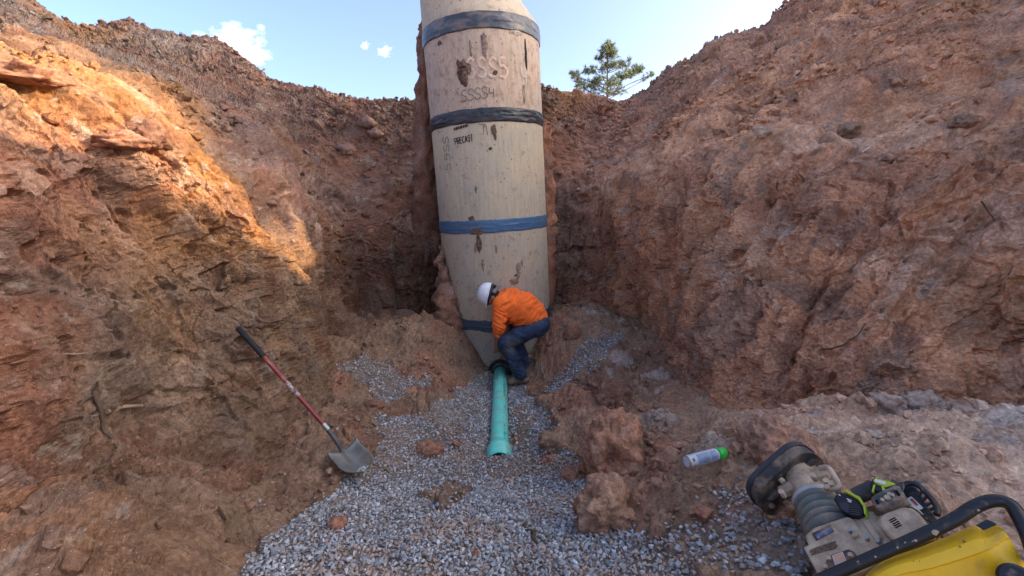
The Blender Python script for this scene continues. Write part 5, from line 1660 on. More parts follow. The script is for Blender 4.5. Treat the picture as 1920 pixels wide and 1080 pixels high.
STK = simple('worn_sticker', (0.45, 0.42, 0.40), 0.6, 0.3, var=0.4, scale=60, dirt=(0.14, 0.05, 0.05), dirt_amt=0.45, dirt_scale=40)
link('sticker', local(cyl_mesh('sticker', pt(0.52), pt(0.66), 0.0192), shovel), STK, shovel)
link('collar', local(cyl_mesh('collar', pt(0.93), pt(0.985), 0.0225), shovel), STEEL, shovel)
# the socket bends and opens into the dished blade
bl0 = Vector(g_bl) + Vector((0, 0, 0.03))
u_ = Vector(at(690, 880, 3.12) - at(648, 856, 3.34)); u_.z = -0.02; u_.normalize()
cp_ = [pt(0.96), Vector(at(632, 828, 3.34)), Vector(at(641, 845, 3.33)), Vector(at(650, 857, 3.30)), Vector(at(658, 862, 3.26))]
link('socket', local(tube_mesh('socket', [Vector(q) for q in spline(cp_, 20)], list(np.interp(np.linspace(0, 1, 20), [0, 0.6, 1], [0.021, 0.019, 0.008])), 12), shovel), DSTEEL, shovel)
bo = Vector(at(646, 853, 3.33))
fl_ = Vector(at(684, 879, 3.05))
uu = (fl_ - bo); BL = uu.length * 1.04; uu.normalize()
vv = Vector(at(660, 840, 3.40) - at(635, 863, 3.22)); vv = (vv - uu * vv.dot(uu)).normalized()
nn_ = uu.cross(vv)
if nn_.z < 0: nn_ = -nn_
BV = []; nu, nv_ = 24, 17
BW = 0.135
for side_ in (1, -1):
    for i in range(nu):
        s = i / (nu - 1)
        wdt = BW * (0.96 if s < 0.5 else 0.96 * math.sqrt(max(0.0, 1 - ((s - 0.5) / 0.515) ** 2.4)) + 0.02)
        for j in range(nv_):
            x = -1 + 2 * j / (nv_ - 1)
            z = 0.055 * x * x * (1 - 0.5 * s) + 0.05 * (1 - s) ** 3 - 0.02 + 0.012 * math.exp(-(x / 0.16) ** 2) * (1 - s) ** 2 * 3 + (0.022 * (1 if abs(x) > 0.25 else 0) * math.exp(-(s / 0.05) ** 2))
            BV.append(bo + uu * (s * BL) + vv * (x * wdt) + nn_ * (z + 0.0016 * side_))
i_ = np.arange(nu * nv_).reshape(nu, nv_)
Fq = np.stack([i_[:-1, :-1], i_[1:, :-1], i_[1:, 1:], i_[:-1, 1:]], -1).reshape(-1, 4)
BF = [tuple(q) for q in Fq] + [tuple(q[::-1] + nu * nv_) for q in Fq]
bd = list(i_[0]) + list(i_[1:, -1]) + list(i_[-1, ::-1][1:]) + list(i_[::-1, 0][1:-1])
for k_ in range(len(bd)):
    a_, b_ = bd[k_], bd[(k_ + 1) % len(bd)]
    BF.append((a_, b_, b_ + nu * nv_, a_ + nu * nv_))
me = np_mesh('blade', np.array([tuple(v) for v in BV]), np.array(BF), True)
link('blade', local(me, shovel), simple('galvanised_blade', (0.23, 0.24, 0.225), 0.5, 0.5, 0.55, var=0.22, scale=9, dirt=(0.34, 0.28, 0.22), dirt_amt=0.3, dirt_scale=5), shovel)
# the white stencil near the tip
WV = []; WF = []
for (s0, s1, x0, x1) in ((0.80, 0.92, 0.10, 0.22), (0.84, 0.95, -0.12, 0.0), (0.78, 0.82, -0.25, 0.25), (0.86, 0.9, 0.28, 0.44), (0.84, 0.9, -0.45, -0.3)):
    k_ = len(WV)
    for s, x in ((s0, x0), (s1, x0), (s1, x1), (s0, x1)):
        wdt = BW * (0.96 * math.sqrt(max(0.0, 1 - ((s - 0.5) / 0.515) ** 2.4)) + 0.02)
        z = 0.055 * x * x * (1 - 0.5 * s) + 0.05 * (1 - s) ** 3 - 0.02
        WV.append(tuple(bo + uu * (s * BL) + vv * (x * wdt) + nn_ * (z + 0.004)))
    WF.append((k_, k_ + 1, k_ + 2, k_ + 3))
link('stencil_mark', local(np_mesh('stencil_mark', np.array(WV), np.array(WF)), shovel), simple('white_stencil', (0.6, 0.6, 0.57), 0.7), shovel)

# ------------------------------------------------------------------ marking paint can
cf = on_floor(1322, 874)
for k_ in range(80):
    yk = cf[1] + 0.45 - 0.012 * k_
    A_ = Vector(at(1287, 866, yk - 0.03)); B_ = Vector(at(1358, 848, yk + 0.05))
    cdp = float((np.array(A_) - np.array([0, 0, CZ])) @ _f)
    cr_ = 0.5 * 22.5 * cdp / FPX
    if all(A_.lerp(B_, q_).z - cr_ * 0.8 > float(fz(A_.lerp(B_, q_).x, A_.lerp(B_, q_).y)) for q_ in (0.0, 0.25, 0.5, 0.75, 1.0)): break
can = thing('paint_can', 'grey and white marking paint can with green cap lying on the soil', 'paint can', tuple(A_))
CANW = simple('can_print', (0.52, 0.56, 0.62), 0.35, 0.5, 0.1, var=0.12, scale=40, dirt=(0.40, 0.33, 0.27), dirt_amt=0.12)
CAPG = simple('green_cap', (0.02, 0.50, 0.06), 0.4, 0.5, var=0.1, scale=20)
link('body', local(cyl_mesh('body', A_, A_.lerp(B_, 0.79), cr_, prof=[(0, 0.001), (0.0, cr_ * 0.85), (0.004, cr_ * 1.03), (0.03, cr_ * 1.03), (0.04, cr_), (0.93, cr_), (0.97, cr_ * 0.98), (1, cr_ * 0.86), (1, 0.001)], seg=36), can), CANW, can)
link('rim', local(cyl_mesh('rim', A_.lerp(B_, -0.006), A_.lerp(B_, 0.02), cr_ * 1.05, prof=[(0, cr_ * 0.9), (0, cr_ * 1.04), (0.5, cr_ * 1.06), (1, cr_ * 1.03)], seg=36), can), STEEL, can)
link('cap', local(cyl_mesh('cap', A_.lerp(B_, 0.785), A_.lerp(B_, 1.0), cr_, prof=[(0, cr_ * 0.9), (0.0, cr_ * 1.02), (0.45, cr_ * 1.0), (0.62, cr_ * 0.93), (0.9, cr_ * 0.84), (1, cr_ * 0.78), (1, cr_ * 0.6), (0.5, cr_ * 0.55), (0.5, 0.001)], seg=36), can), CAPG, can)
axc = (B_ - A_).normalized(); camv = (Vector((0, 0, CZ)) - A_); camv = (camv - axc * camv.dot(axc)).normalized(); tanv = axc.cross(camv)
Lc = (B_ - A_).length
INK = simple('can_ink', (0.10, 0.13, 0.20), 0.5, 0.3); INKB = simple('can_blue', (0.22, 0.30, 0.44), 0.4, 0.4)


def can_patch(name, t0, t1, a0, a1, mat, h=0.0006, n=8):
    V = []; F = []
    for i in range(n + 1):
        a = a0 + (a1 - a0) * i / n
        for t in (t0, t1):
            V.append(tuple(A_ + axc * (Lc * t) + (camv * math.cos(a) + tanv * math.sin(a)) * (cr_ + h)))
    for i in range(n): F.append((2 * i, 2 * i + 1, 2 * i + 3, 2 * i + 2))
    return link(name, local(np_mesh(name, np.array(V), np.array(F), True), can), mat, can)


can_patch('print_panel', 0.20, 0.50, -0.75, 0.9, INKB); can_patch('print_panel', 0.53, 0.72, -0.75, 0.9, INKB)
can_patch('print_line', 0.505, 0.515, -0.8, 0.95, INK)
for k_ in range(6): can_patch('print_line', 0.22 + 0.01 * (k_ % 2), 0.48 - 0.03 * (k_ % 3), -0.6 + k_ * 0.24, -0.54 + k_ * 0.24, INK if k_ % 2 else STK, 0.0011)
for k_ in range(5): can_patch('print_line', 0.55, 0.70 - 0.03 * (k_ % 3), -0.6 + k_ * 0.28, -0.54 + k_ * 0.28, INK if k_ % 2 else STK, 0.0011)
can_patch('print_mark', 0.07, 0.13, -0.25, 0.25, INK)

# ------------------------------------------------------------------ rammer lying on its back, lower right
RO = Vector(at(1540, 960, 1.42))
ra = (Vector(at(1592, 1046, 1.25)) - Vector(at(1492, 897, 1.60))).normalized()
rn = Vector((0, 0, CZ)) - RO; rn = (rn - ra * rn.dot(ra)).normalized()
rb = ra.cross(rn)
CAMP = Vector((0, 0, CZ))


def rl(px, py, h=0.0):
    """meets the line of sight with the plane of the machine, h metres above it"""
    d = Vector(_f + RIGHT * (px - 960) / FPX - UP * (py - 540) / FPX)
    return CAMP + d * ((RO + rn * h - CAMP).dot(rn) / d.dot(rn))


ram = thing('rammer', 'dusty tan and yellow trench rammer lying on its back with black handle', 'rammer', tuple(RO - rn * 0.12))
DUST = (0.36, 0.265, 0.195)
TANM = simple('dusty_casting', (0.46, 0.36, 0.255), 0.85, 0.2, var=0.28, scale=22, dirt=(0.30, 0.215, 0.15), dirt_amt=0.26, dirt_scale=13, bump=0.35)
DARKM = simple('dark_greasy_steel', (0.05, 0.048, 0.045), 0.6, 0.4, 0.2, var=0.3, scale=22, dirt=(0.26, 0.18, 0.13), dirt_amt=0.32, dirt_scale=14, bump=0.2)
BELL = simple('grey_green_rubber', (0.15, 0.168, 0.15), 0.7, 0.35, var=0.15, scale=30, dirt=(0.28, 0.22, 0.17), dirt_amt=0.30, dirt_scale=18)
YEL = simple('yellow_plastic', (0.97, 0.57, 0.018), 0.38, 0.45, var=0.06, scale=7, dirt=(0.66, 0.38, 0.09), dirt_amt=0.18, dirt_scale=11)
BLK = simple('black_powder_coat', (0.012, 0.013, 0.017), 0.45, 0.5, var=0.2, scale=25, dirt=(0.30, 0.22, 0.16), dirt_amt=0.10, dirt_scale=22)
RUST = simple('rusty_steel', (0.17, 0.07, 0.035), 0.9, 0.2, var=0.3, scale=25, dirt=(0.30, 0.20, 0.14), dirt_amt=0.4)
WHT = simple('label_white', (0.70, 0.69, 0.65), 0.6, 0.3, var=0.08, scale=30, dirt=(0.4, 0.3, 0.22), dirt_amt=0.15)
ORG = simple('label_orange', (0.72, 0.36, 0.20), 0.6, 0.3, var=0.2, scale=60, dirt=(0.5, 0.4, 0.33), dirt_amt=0.35, dirt_scale=50)
REDL = simple('label_red', (0.55, 0.06, 0.03), 0.5, 0.3)
BLUEL = simple('plate_blue', (0.06, 0.11, 0.24), 0.45, 0.5, var=0.2, scale=30, dirt=(0.36, 0.28, 0.21), dirt_amt=0.35, dirt_scale=30)


def rp(name, px, h, depth, mat, bevel=0.006, parent=None, **kw):
    par = parent or ram
    me = outline_mesh(name, [rl(x, y, h) for x, y in px], depth, rn, bevel)
    return link(name, local(me, par), mat, par, **kw)


def rdisc(name, px, py, h, r, depth, mat, parent=None, seg=14):
    par = parent or ram
    c0 = rl(px, py, h)
    return link(name, local(cyl_mesh(name, c0 - rn * depth, c0, r, seg=seg), par), mat, par)


# foot: an upturned shoe with its steel liner, bolts, bracket and loop
sc0 = Vector(at(1480, 905, 1.66))
sl_ = (Vector(at(1530, 850, 1.67)) - Vector(at(1430, 940, 1.65))).normalized()
vd_ = (CAMP - sc0).normalized(); sa = ra - vd_ * (ra.dot(vd_) * 0.45)
sa = (sa - sl_ * sa.dot(sl_)).normalized()
sw_ = sa.cross(sl_)


def shoe_mesh(name, hl, hw, th, off, corner, lift):
    nx, ny = 30, 17
    V = []
    for sd in (0, 1):
        for i in range(nx):
            x = -1 + 2 * i / (nx - 1)
            for j in range(ny):
                y = -1 + 2 * j / (ny - 1)
                ax_ = max(0, abs(x) - (1 - corner)) / corner
                wy = math.sqrt(max(0, 1 - ax_ ** 2.2)) * 0.97 + 0.03
                V.append(sc0 + sl_ * (x * hl) + sw_ * (y * hw * wy) + sa * (off + lift * (abs(x) ** 3) + (0 if sd else -th)))
    n0 = nx * ny
    i_ = np.arange(n0).reshape(nx, ny)
    q = np.stack([i_[:-1, :-1], i_[1:, :-1], i_[1:, 1:], i_[:-1, 1:]], -1).reshape(-1, 4)
    F = [tuple(k) for k in q[:, ::-1]] + [tuple(k + n0) for k in q]
    bd = list(i_[0]) + list(i_[1:, -1]) + list(i_[-1, ::-1][1:]) + list(i_[::-1, 0][1:-1])
    for k in range(len(bd)):
        a_, b_ = bd[k], bd[(k + 1) % len(bd)]; F.append((a_, b_, b_ + n0, a_ + n0))
    bm = bmesh.new()
    vs = [bm.verts.new(v) for v in V]
    for f in F: bm.faces.new([vs[k] for k in f])
    bmesh.ops.recalc_face_normals(bm, faces=bm.faces)
    return bm_mesh(name, bm, False)


SHL, SHW = 0.168, 0.115
shoe = link('foot', local(shoe_mesh('foot', SHL, SHW, 0.045, 0.0, 0.45, 0.02), ram), DARKM, ram)
link('sole', local(shoe_mesh('sole', SHL * 1.03, SHW * 1.03, 0.022, -0.045, 0.45, 0.02), shoe), simple('worn_sole', (0.045, 0.047, 0.052), 0.6, 0.4, 0.2, var=0.3, scale=20), shoe)
link('rib', local(cyl_mesh('rib', sc0 + sl_ * -0.12 + sw_ * 0.035 + sa * 0.012, sc0 + sl_ * 0.14 + sw_ * 0.035 + sa * 0.012, 0.014, seg=10), shoe), DARKM, shoe)
for (x, y) in ((-0.02, -0.075), (0.12, 0.02), (-0.125, 0.01), (-0.07, 0.075), (0.05, 0.08)):
    c0 = sc0 + sl_ * x + sw_ * y * -1
    link('bolt', local(cyl_mesh('bolt', c0, c0 + sa * 0.022, 0.012, 0.011, 8), shoe), TANM, shoe)
    link('washer', local(cyl_mesh('washer', c0, c0 + sa * 0.006, 0.021, 0.020, 14), shoe), DARKM, shoe)
leg0 = sc0 + ra * 0.01 + sw_ * 0.0
lg_a = Vector(at(1502, 897, 1.64)); lg_b = Vector(at(1531, 945, 1.52)); lax = (lg_b - lg_a).normalized()
bracket = rp('bracket', [(1456, 912), (1470, 905), (1512, 882), (1540, 872), (1555, 878), (1552, 888), (1520, 900), (1475, 922), (1458, 922)], -0.02, 0.03, TANM, 0.005)
lp_ = [rl(1536, 878, 0.035), rl(1552, 877, 0.04), rl(1564, 893, 0.035), rl(1573, 911, 0.03), rl(1563, 917, 0.03), rl(1546, 916, 0.03)]
link('guard_loop', local(tube_mesh('guard_loop', [Vector(q) for q in spline(lp_, 26)], 0.0105, 10), ram), TANM, ram)
for (x, y) in ((1523, 890), (1464, 921), (1550, 912), (1548, 900), (1558, 905)): rdisc('bolt', x, y, 0.05, 0.011, 0.03, TANM, seg=8)
link('leg', local(cyl_mesh('leg', lg_a - lax * 0.03, lg_b, 0.066, prof=[(0, 0.001), (0, 0.064), (0.05, 0.067), (0.6, 0.0655), (0.95, 0.066), (1.0, 0.072), (1, 0.001)], seg=36), ram), TANM, ram)
bl_a = Vector(at(1527, 938, 1.53)); bl_b = Vector(at(1570, 1012, 1.34))
pr_ = [(0.0, 0.06)]
for k_ in range(5):
    t0 = 0.08 + k_ * 0.18
    for i in range(8):
        ph = i / 8
        pr_.append((t0 + 0.18 * ph, 0.062 + 0.021 * math.sin(math.pi * ph) ** 0.6 + 0.003 * k_))
pr_.append((1.0, 0.07))
link('bellows', local(cyl_mesh('bellows', bl_a, bl_b, 0.07, seg=40, prof=pr_), ram), BELL, ram)
link('clamp', local(cyl_mesh('clamp', bl_a - lax * 0.014, bl_a + lax * 0.010, 0.074, seg=40, prof=[(0, 0.066), (0, 0.0765), (0.1, 0.079), (0.5, 0.0805), (0.9, 0.079), (1, 0.0765), (1, 0.066)]), ram), simple('pale_clamp', (0.42, 0.43, 0.41), 0.5, 0.4, var=0.1), ram)
# crankcase with name plate, cast letters, cover plate and sticker
case = rp('crankcase', [(1507, 1003), (1524, 988), (1588, 966), (1601, 972), (1612, 992), (1650, 1046), (1640, 1062), (1575, 1090), (1546, 1096)], 0.055, 0.16, TANM, 0.010)
rp('case_step', [(1506, 1026), (1545, 1008), (1552, 1020), (1575, 1090), (1545, 1100)], 0.058, 0.05, TANM, 0.004, case)
rp('plate_frame', [(1522, 1000), (1556, 983), (1564, 995), (1530, 1013)], 0.0585, 0.006, DARKM, 0.001, case)
npl = rp('name_plate', [(1528, 1003), (1556, 989.5), (1560, 996), (1533, 1010)], 0.0615, 0.005, BLUEL, 0.0, case)
cov = rp('cover_plate', [(1546, 1060), (1550, 1046), (1560, 1039), (1590, 1029), (1600, 1033), (1612, 1048), (1600, 1056), (1545, 1078)], 0.0625, 0.012, DARKM, 0.003, case)
for (x, y) in ((1553, 1045), (1594, 1039), (1547, 1061)): rdisc('bolt', x, y, 0.072, 0.0075, 0.014, TANM, case, 8)
rp('sticker', [(1561, 1042), (1579, 1036), (1587, 1054), (1568, 1060)], 0.0665, 0.0025, ORG, 0.0, case)
rp('sticker_border', [(1559.5, 1042), (1579.5, 1034.5), (1588.5, 1055), (1567, 1061.5)], 0.0655, 0.002, WHT, 0.0, case)


def cast_letters(name, x0, y0, x1, y1, n, hgt, seed, par, mat, h=0.0605, t=0.004):
    """a row of worn raised characters, one small bar figure each"""
    r = random.Random(seed)
    bm = bmesh.new()
    for i in range(n):
        f = (i + 0.5) / n
        cx, cy = x0 + (x1 - x0) * f, y0 + (y1 - y0) * f
        dxx, dyy = (x1 - x0) / n * 0.36, (y1 - y0) / n * 0.36
        ux, uy = hgt * 0.33, -hgt
        bars = r.choice([((-1, 0, -1, 1), (-1, 1, 1, 1), (1, 1, 1, 0)), ((-1, 0, -1, 1), (-1, 0.5, 1, 0.5), (1, 0, 1, 1)), ((-1, 0, 0, 1), (0, 1, 1, 0)), ((-1, 0, 1, 0), (-1, 0, -1, 1), (-1, 1, 1, 1), (-1, 0.5, 0.6, 0.5)), ((-1, 1, 1, 1), (0, 0, 0, 1))])
        for (a0, b0, a1, b1) in bars:
            P0 = rl(cx + dxx * a0 + ux * (b0 - 0.5), cy + dyy * a0 + uy * (b0 - 0.5), h); P1 = rl(cx + dxx * a1 + ux * (b1 - 0.5), cy + dyy * a1 + uy * (b1 - 0.5), h)
            d = (P1 - P0).normalized(); sd = d.cross(rn) * 0.0016
            vs = [bm.verts.new(q) for q in (P0 - sd - d * .001, P1 - sd + d * .001, P1 + sd + d * .001, P0 + sd - d * .001)]
            vb = [bm.verts.new(v.co - rn * t) for v in vs]
            bm.faces.new(vs)
            for k in range(4): bm.faces.new((vs[k], vs[(k + 1) % 4], vb[(k + 1) % 4], vb[k]))
    bmesh.ops.recalc_face_normals(bm, faces=bm.faces)
    return link(name, local(bm_mesh(name, bm), par), mat, par, kind='stuff')


CASTD = simple('cast_letter_brown', (0.16, 0.115, 0.08), 0.9, 0.1)  # raised letters in a darker tone than the casting
cast_letters('cast_lettering', 1519, 1033, 1566, 1017, 8, 5.0, 1, case, CASTD)
cast_letters('cast_lettering', 1522, 1038, 1568, 1023, 9, 5.0, 2, case, CASTD)
cast_letters('plate_lettering', 1531, 1006, 1557, 994, 6, 6.0, 3, npl, WHT, 0.0622, 0.001)
# engine: barrel, flange, rocker box, silencer shroud with louvres, control box, starter guard
ba, bb_ = rl(1613, 1003, 0.0), rl(1651, 1027, 0.0)
link('engine_barrel', local(cyl_mesh('engine_barrel', rl(1632, 980, -0.005), rl(1662, 1055, -0.005), 0.062, prof=[(0, 0.001), (0, 0.058), (0.03, 0.062), (0.5, 0.062), (0.97, 0.062), (1, 0.058), (1, 0.001)], seg=30), ram), TANM, ram)
rp('flange_lug', [(1616, 978), (1628, 972), (1652, 1008), (1642, 1014)], 0.064, 0.04, TANM, 0.004)
rp('flange_lug', [(1594, 1000), (1606, 995), (1610, 1003), (1599, 1008)], 0.066, 0.03, TANM, 0.004)
for (x, y) in ((1592, 993), (1624, 1007), (1661, 1020), (1645, 1013)): rdisc('bolt', x, y, 0.070, 0.0065, 0.02, STEEL, seg=8)
rp('engine_block', [(1610, 975), (1640, 952), (1690, 935), (1752, 962), (1762, 1000), (1700, 1030), (1660, 1035)], 0.012, 0.11, DARKM, 0.01)
rp('manifold', [(1622, 950), (1650, 940), (1662, 952), (1645, 968), (1628, 966)], 0.05, 0.05, RUST, 0.008)
rp('manifold', [(1628, 968), (1645, 962), (1655, 985), (1640, 992)], 0.045, 0.05, TANM, 0.008)
rp('shroud_base', [(1640, 988), (1645, 966), (1690, 944), (1716, 946), (1752, 985), (1757, 1006), (1745, 1016), (1690, 1030), (1670, 1022)], 0.055, 0.05, TANM, 0.009)
shr = rp('silencer_shroud', [(1646, 985), (1648, 968), (1658, 961), (1690, 949), (1709, 950), (1722, 960), (1744, 988), (1747, 1001), (1738, 1008), (1694, 1020), (1678, 1016), (1662, 1002)], 0.092, 0.045, TANM, 0.014)
SLOT = simple('slot_dark', (0.012, 0.011, 0.010), 0.9, 0.1)
for k_ in range(8):
    x, y = 1653.5 + k_ * 2.35, 979.0 + k_ * 3.0
    rp('louvre', [(x - 0.9, y - 1), (x + 1.0, y - 2), (x + 3.6, y + 4), (x + 1.8, y + 4.8)], 0.0865, 0.012, SLOT, 0.0, shr)
for k_ in range(5):
    x, y = 1666 + k_ * 2.6 + (1.5 if k_ > 1 else 0), 976.0 + k_ * 3.4
    rp('louvre', [(x, y - 1.0), (x + 12, y - 7.0), (x + 13.2, y - 5.2), (x + 1.2, y + 0.9)], 0.0932, 0.010, SLOT, 0.0, shr)
rp('shroud_ear', [(1662, 1004), (1670, 1012), (1676, 1022), (1662, 1026), (1655, 1014)], 0.066, 0.02, TANM, 0.003)
rdisc('bolt', 1663, 1018, 0.073, 0.0065, 0.012, STEEL, seg=8)
rp('shroud_ear', [(1738, 982), (1756, 990), (1760, 1000), (1748, 1002)], 0.068, 0.02, STEEL, 0.003)
cbx = rp('control_box', [(1631, 933), (1640, 925), (1676, 909), (1686, 910), (1696, 928), (1692, 933), (1648, 953), (1640, 950)], 0.105, 0.05, simple('grey_plastic', (0.10, 0.092, 0.082), 0.7, 0.3, var=0.15, scale=20, dirt=DUST, dirt_amt=0.3, dirt_scale=14), 0.007)
rp('face_plate', [(1640, 932), (1676, 916), (1683, 927), (1646, 944)], 0.1065, 0.004, simple('slate_panel', (0.055, 0.055, 0.065), 0.6, 0.4, var=0.15), 0.001, cbx)
for (x, y, r) in ((1654, 936, 0.0055), (1663, 931.5, 0.0085), (1667, 925, 0.006), (1673, 927, 0.0055)): rdisc('knob', x, y, 0.111, r, 0.008, TANM, cbx, 12)
rp('slot', [(1640, 938), (1645, 936), (1648, 943), (1644, 945)], 0.1085, 0.004, SLOT, 0.0, cbx); rp('slot', [(1676, 920), (1681, 918), (1688, 927), (1684, 929)], 0.1085, 0.004, SLOT, 0.0, cbx)
rp('tie_ring', [(1640, 952), (1660, 962), (1680, 955), (1672, 942)], 0.05, 0.03, RUST, 0.006)
# starter guard: curved black cage with openings
og = [rl(x, y, 0.05) for x, y in ((1692, 912), (1705, 906), (1722, 911), (1742, 930), (1756, 950), (1757, 966))]
link('starter_guard', local(tube_mesh('starter_guard', [Vector(q) for q in spline(og, 24)], 0.0085, 8), ram), BLK, ram)
rp('starter_cover', [(1690, 918), (1706, 908), (1718, 912), (1728, 930), (1742, 965), (1748, 988), (1735, 985), (1708, 950), (1694, 935)], 0.035, 0.05, BLK, 0.006)
for (x0, y0, x1, y1) in ((1728, 922, 1722, 930), (1737, 932, 1729, 939), (1745, 943, 1735, 948), (1751, 953, 1740, 957), (1755, 962, 1744, 966)):
    link('guard_rib', local(cyl_mesh('guard_rib', rl(x0, y0, 0.048), rl(x1, y1, 0.046), 0.0045, seg=8), ram), BLK, ram)
rp('warning_label', [(1698.5, 936), (1708.5, 930.5), (1731, 952), (1720, 958)], 0.040, 0.003, WHT, 0.0)
rp('warning_stripe', [(1706, 936), (1710, 934), (1722, 946), (1718, 948)], 0.0415, 0.002, REDL, 0.0)
for pts_ in (((1690, 945), (1715, 955), (1735, 972), (1752, 985)), ((1700, 948), (1725, 965), (1740, 970), (1758, 996)), ((1735, 950), (1748, 965), (1756, 980), (1762, 992))):
    link('cable', local(tube_mesh('cable', [Vector(q) for q in spline([rl(x, y, 0.062) for x, y in pts_], 16)], 0.0032, 6), ram), BLK, ram)
# handle bar and yellow tank, nearest the camera
hb = [(1505, 1100, 0.10), (1560, 1078, 0.11), (1640, 1043, 0.12), (1720, 1008, 0.125), (1790, 974, 0.13), (1828, 950, 0.135), (1862, 939, 0.135), (1892, 945, 0.13), (1910, 968, 0.12), (1930, 1010, 0.11), (1945, 1060, 0.10)]
HP = [Vector(q) for q in spline([rl(*q) for q in hb], 60)]
handle = link('handle_bar', local(tube_mesh('handle_bar', HP, 0.0172, 16), ram), BLK, ram)
CHIP = simple('chipped_dust', (0.40, 0.30, 0.22), 0.9, 0.1)
for (x, y, w) in ((1605, 1054, 4), (1640, 1046, 2.5), (1680, 1030, 2.5), (1695, 1017, 2), (1722, 1016, 3), (1758, 1005, 6), (1845, 967, 3), (1710, 1018, 1.5)):
    q_ = min(range(60), key=lambda k: (HP[k] - rl(x, y, 0.125)).length)
    dc_ = (CAMP - HP[q_]).normalized(); tg_ = (HP[min(q_ + 1, 59)] - HP[max(q_ - 1, 0)]).normalized(); dc_ = (dc_ - tg_ * dc_.dot(tg_)).normalized()
    off_ = (rl(x, y, 0.125) - HP[q_]); off_ = off_ - dc_ * off_.dot(dc_)
    nr_ = (dc_ * 0.0172 + off_ * 0.5).normalized(); bt_ = nr_.cross(tg_)
    Cc = HP[q_] + nr_ * 0.0178
    link('paint_chip', local(outline_mesh('paint_chip', [Cc + (bt_ * math.cos(a) * 0.8 + tg_ * math.sin(a)) * 0.0015 * w * (0.7 + 0.5 * random.random()) for a in np.linspace(0, 2 * math.pi, 8)[:-1]], 0.002, nr_), handle), CHIP, handle)
B0 = [(1600, 1100), (1652, 1054), (1722, 1027), (1790, 1000), (1824, 986), (1838, 990), (1845, 994), (1868, 985), (1880, 990)]
C0 = [(1560, 1150), (1670, 1083), (1740, 1066), (1800, 1048), (1830, 1038), (1850, 1030), (1864, 1022), (1884, 1010), (1892, 1008)]
D0 = [(1560, 1230), (1680, 1170), (1750, 1150), (1810, 1140), (1840, 1132), (1870, 1125), (1900, 1115), (1925, 1095), (1930, 1075)]
rows = []
for (lst, h) in ((B0, 0.055), (B0, 0.085)): rows.append([rl(x, y, h) for x, y in lst])
rows.append([rl(b_[0] * 0.5 + c_[0] * 0.5, b_[1] * 0.5 + c_[1] * 0.5, 0.125) for b_, c_ in zip(B0, C0)])
rows.append([rl(x, y, 0.135) for x, y in C0]); rows.append([rl(x * 0.97 + d[0] * 0.03, y * 0.97 + d[1] * 0.03, 0.128) for (x, y), d in zip(C0, D0)])
rows.append([rl(x, y, 0.05) for x, y in D0]); rows.append([rl(x, y, -0.02) for x, y in D0]); rows.append([rl(x, y, -0.02) for x, y in B0])
Rg = np.array([[tuple(q) for q in spline(r, 33)] for r in rows])
n1_, n2_ = Rg.shape[:2]
i_ = np.arange(n1_ * n2_).reshape(n1_, n2_); j_ = np.roll(i_, -1, 0)
F = np.stack([i_[:, :-1], j_[:, :-1], j_[:, 1:], i_[:, 1:]], -1).reshape(-1, 4)
bm = bmesh.new(); vs = [bm.verts.new(v) for v in Rg.reshape(-1, 3)]
for f in F: bm.faces.new([vs[k] for k in f])
for e_ in (0, n2_ - 1): bm.faces.new([vs[i_[k, e_]] for k in range(n1_)])
bmesh.ops.recalc_face_normals(bm, faces=bm.faces)
tank = link('fuel_tank', local(bm_mesh('fuel_tank', bm, False), ram), YEL, ram)
mdf = tank.modifiers.new('round', 'BEVEL'); mdf.width = 0.006; mdf.segments = 2; mdf.limit_method = 'ANGLE'; mdf.angle_limit = rad(25)
for (x, y, w) in ((1806, 1013, 2.6), (1799, 1024, 2), (1858, 1014, 2.6), (1790, 1041, 1.4), (1760, 1049, 1.6), (1724, 1052, 1.2), (1713, 1052, 1)):
    d0 = rl(x, y, 0.0); d_ = (CAMP - d0).normalized()
    Cc = rl(x, y, 0.128)
    link('mud_spot', local(outline_mesh('mud_spot', [Cc + (rb * math.cos(a) + ra * math.sin(a)) * 0.0014 * w * (0.7 + 0.5 * random.random()) for a in np.linspace(0, 2 * math.pi, 8)[:-1]], 0.03, rn), tank), RUST, tank)
rp('tank_bracket', [(1828, 984), (1850, 972), (1868, 980), (1858, 992), (1838, 998)], 0.07, 0.05, simple('slate_blue_plastic', (0.03, 0.045, 0.06), 0.5, 0.4), 0.004)
link('tank_cap', local(cyl_mesh('tank_cap', rl(1905, 1088, 0.08), rl(1905, 1085, 0.15), 0.035, seg=24, prof=[(0, 0.001), (0, 0.034), (0.3, 0.036), (0.9, 0.034), (1, 0.028), (1, 0.001)]), tank), BLK, tank)

# ------------------------------------------------------------------ cordless wrench lying on the engine
tool = thing('cordless_wrench', 'lime and black cordless power tool with big battery lying against the rammer engine', 'power tool', tuple(rl(1625, 925, 0.02)))
LIME = simple('lime_plastic', (0.42, 0.55, 0.035), 0.5, 0.4, var=0.1, scale=30, dirt=(0.25, 0.22, 0.12), dirt_amt=0.15)
NAVY = simple('dark_battery_plastic', (0.012, 0.014, 0.020), 0.5, 0.4, var=0.2, scale=30)
GREYP = simple('charcoal_plastic', (0.055, 0.055, 0.055), 0.7, 0.3, var=0.2, scale=30, dirt=DUST, dirt_amt=0.2)


def tp(name, px, h, depth, mat, bevel=0.004, parent=None): return rp(name, px, h, depth, mat, bevel, parent or tool)


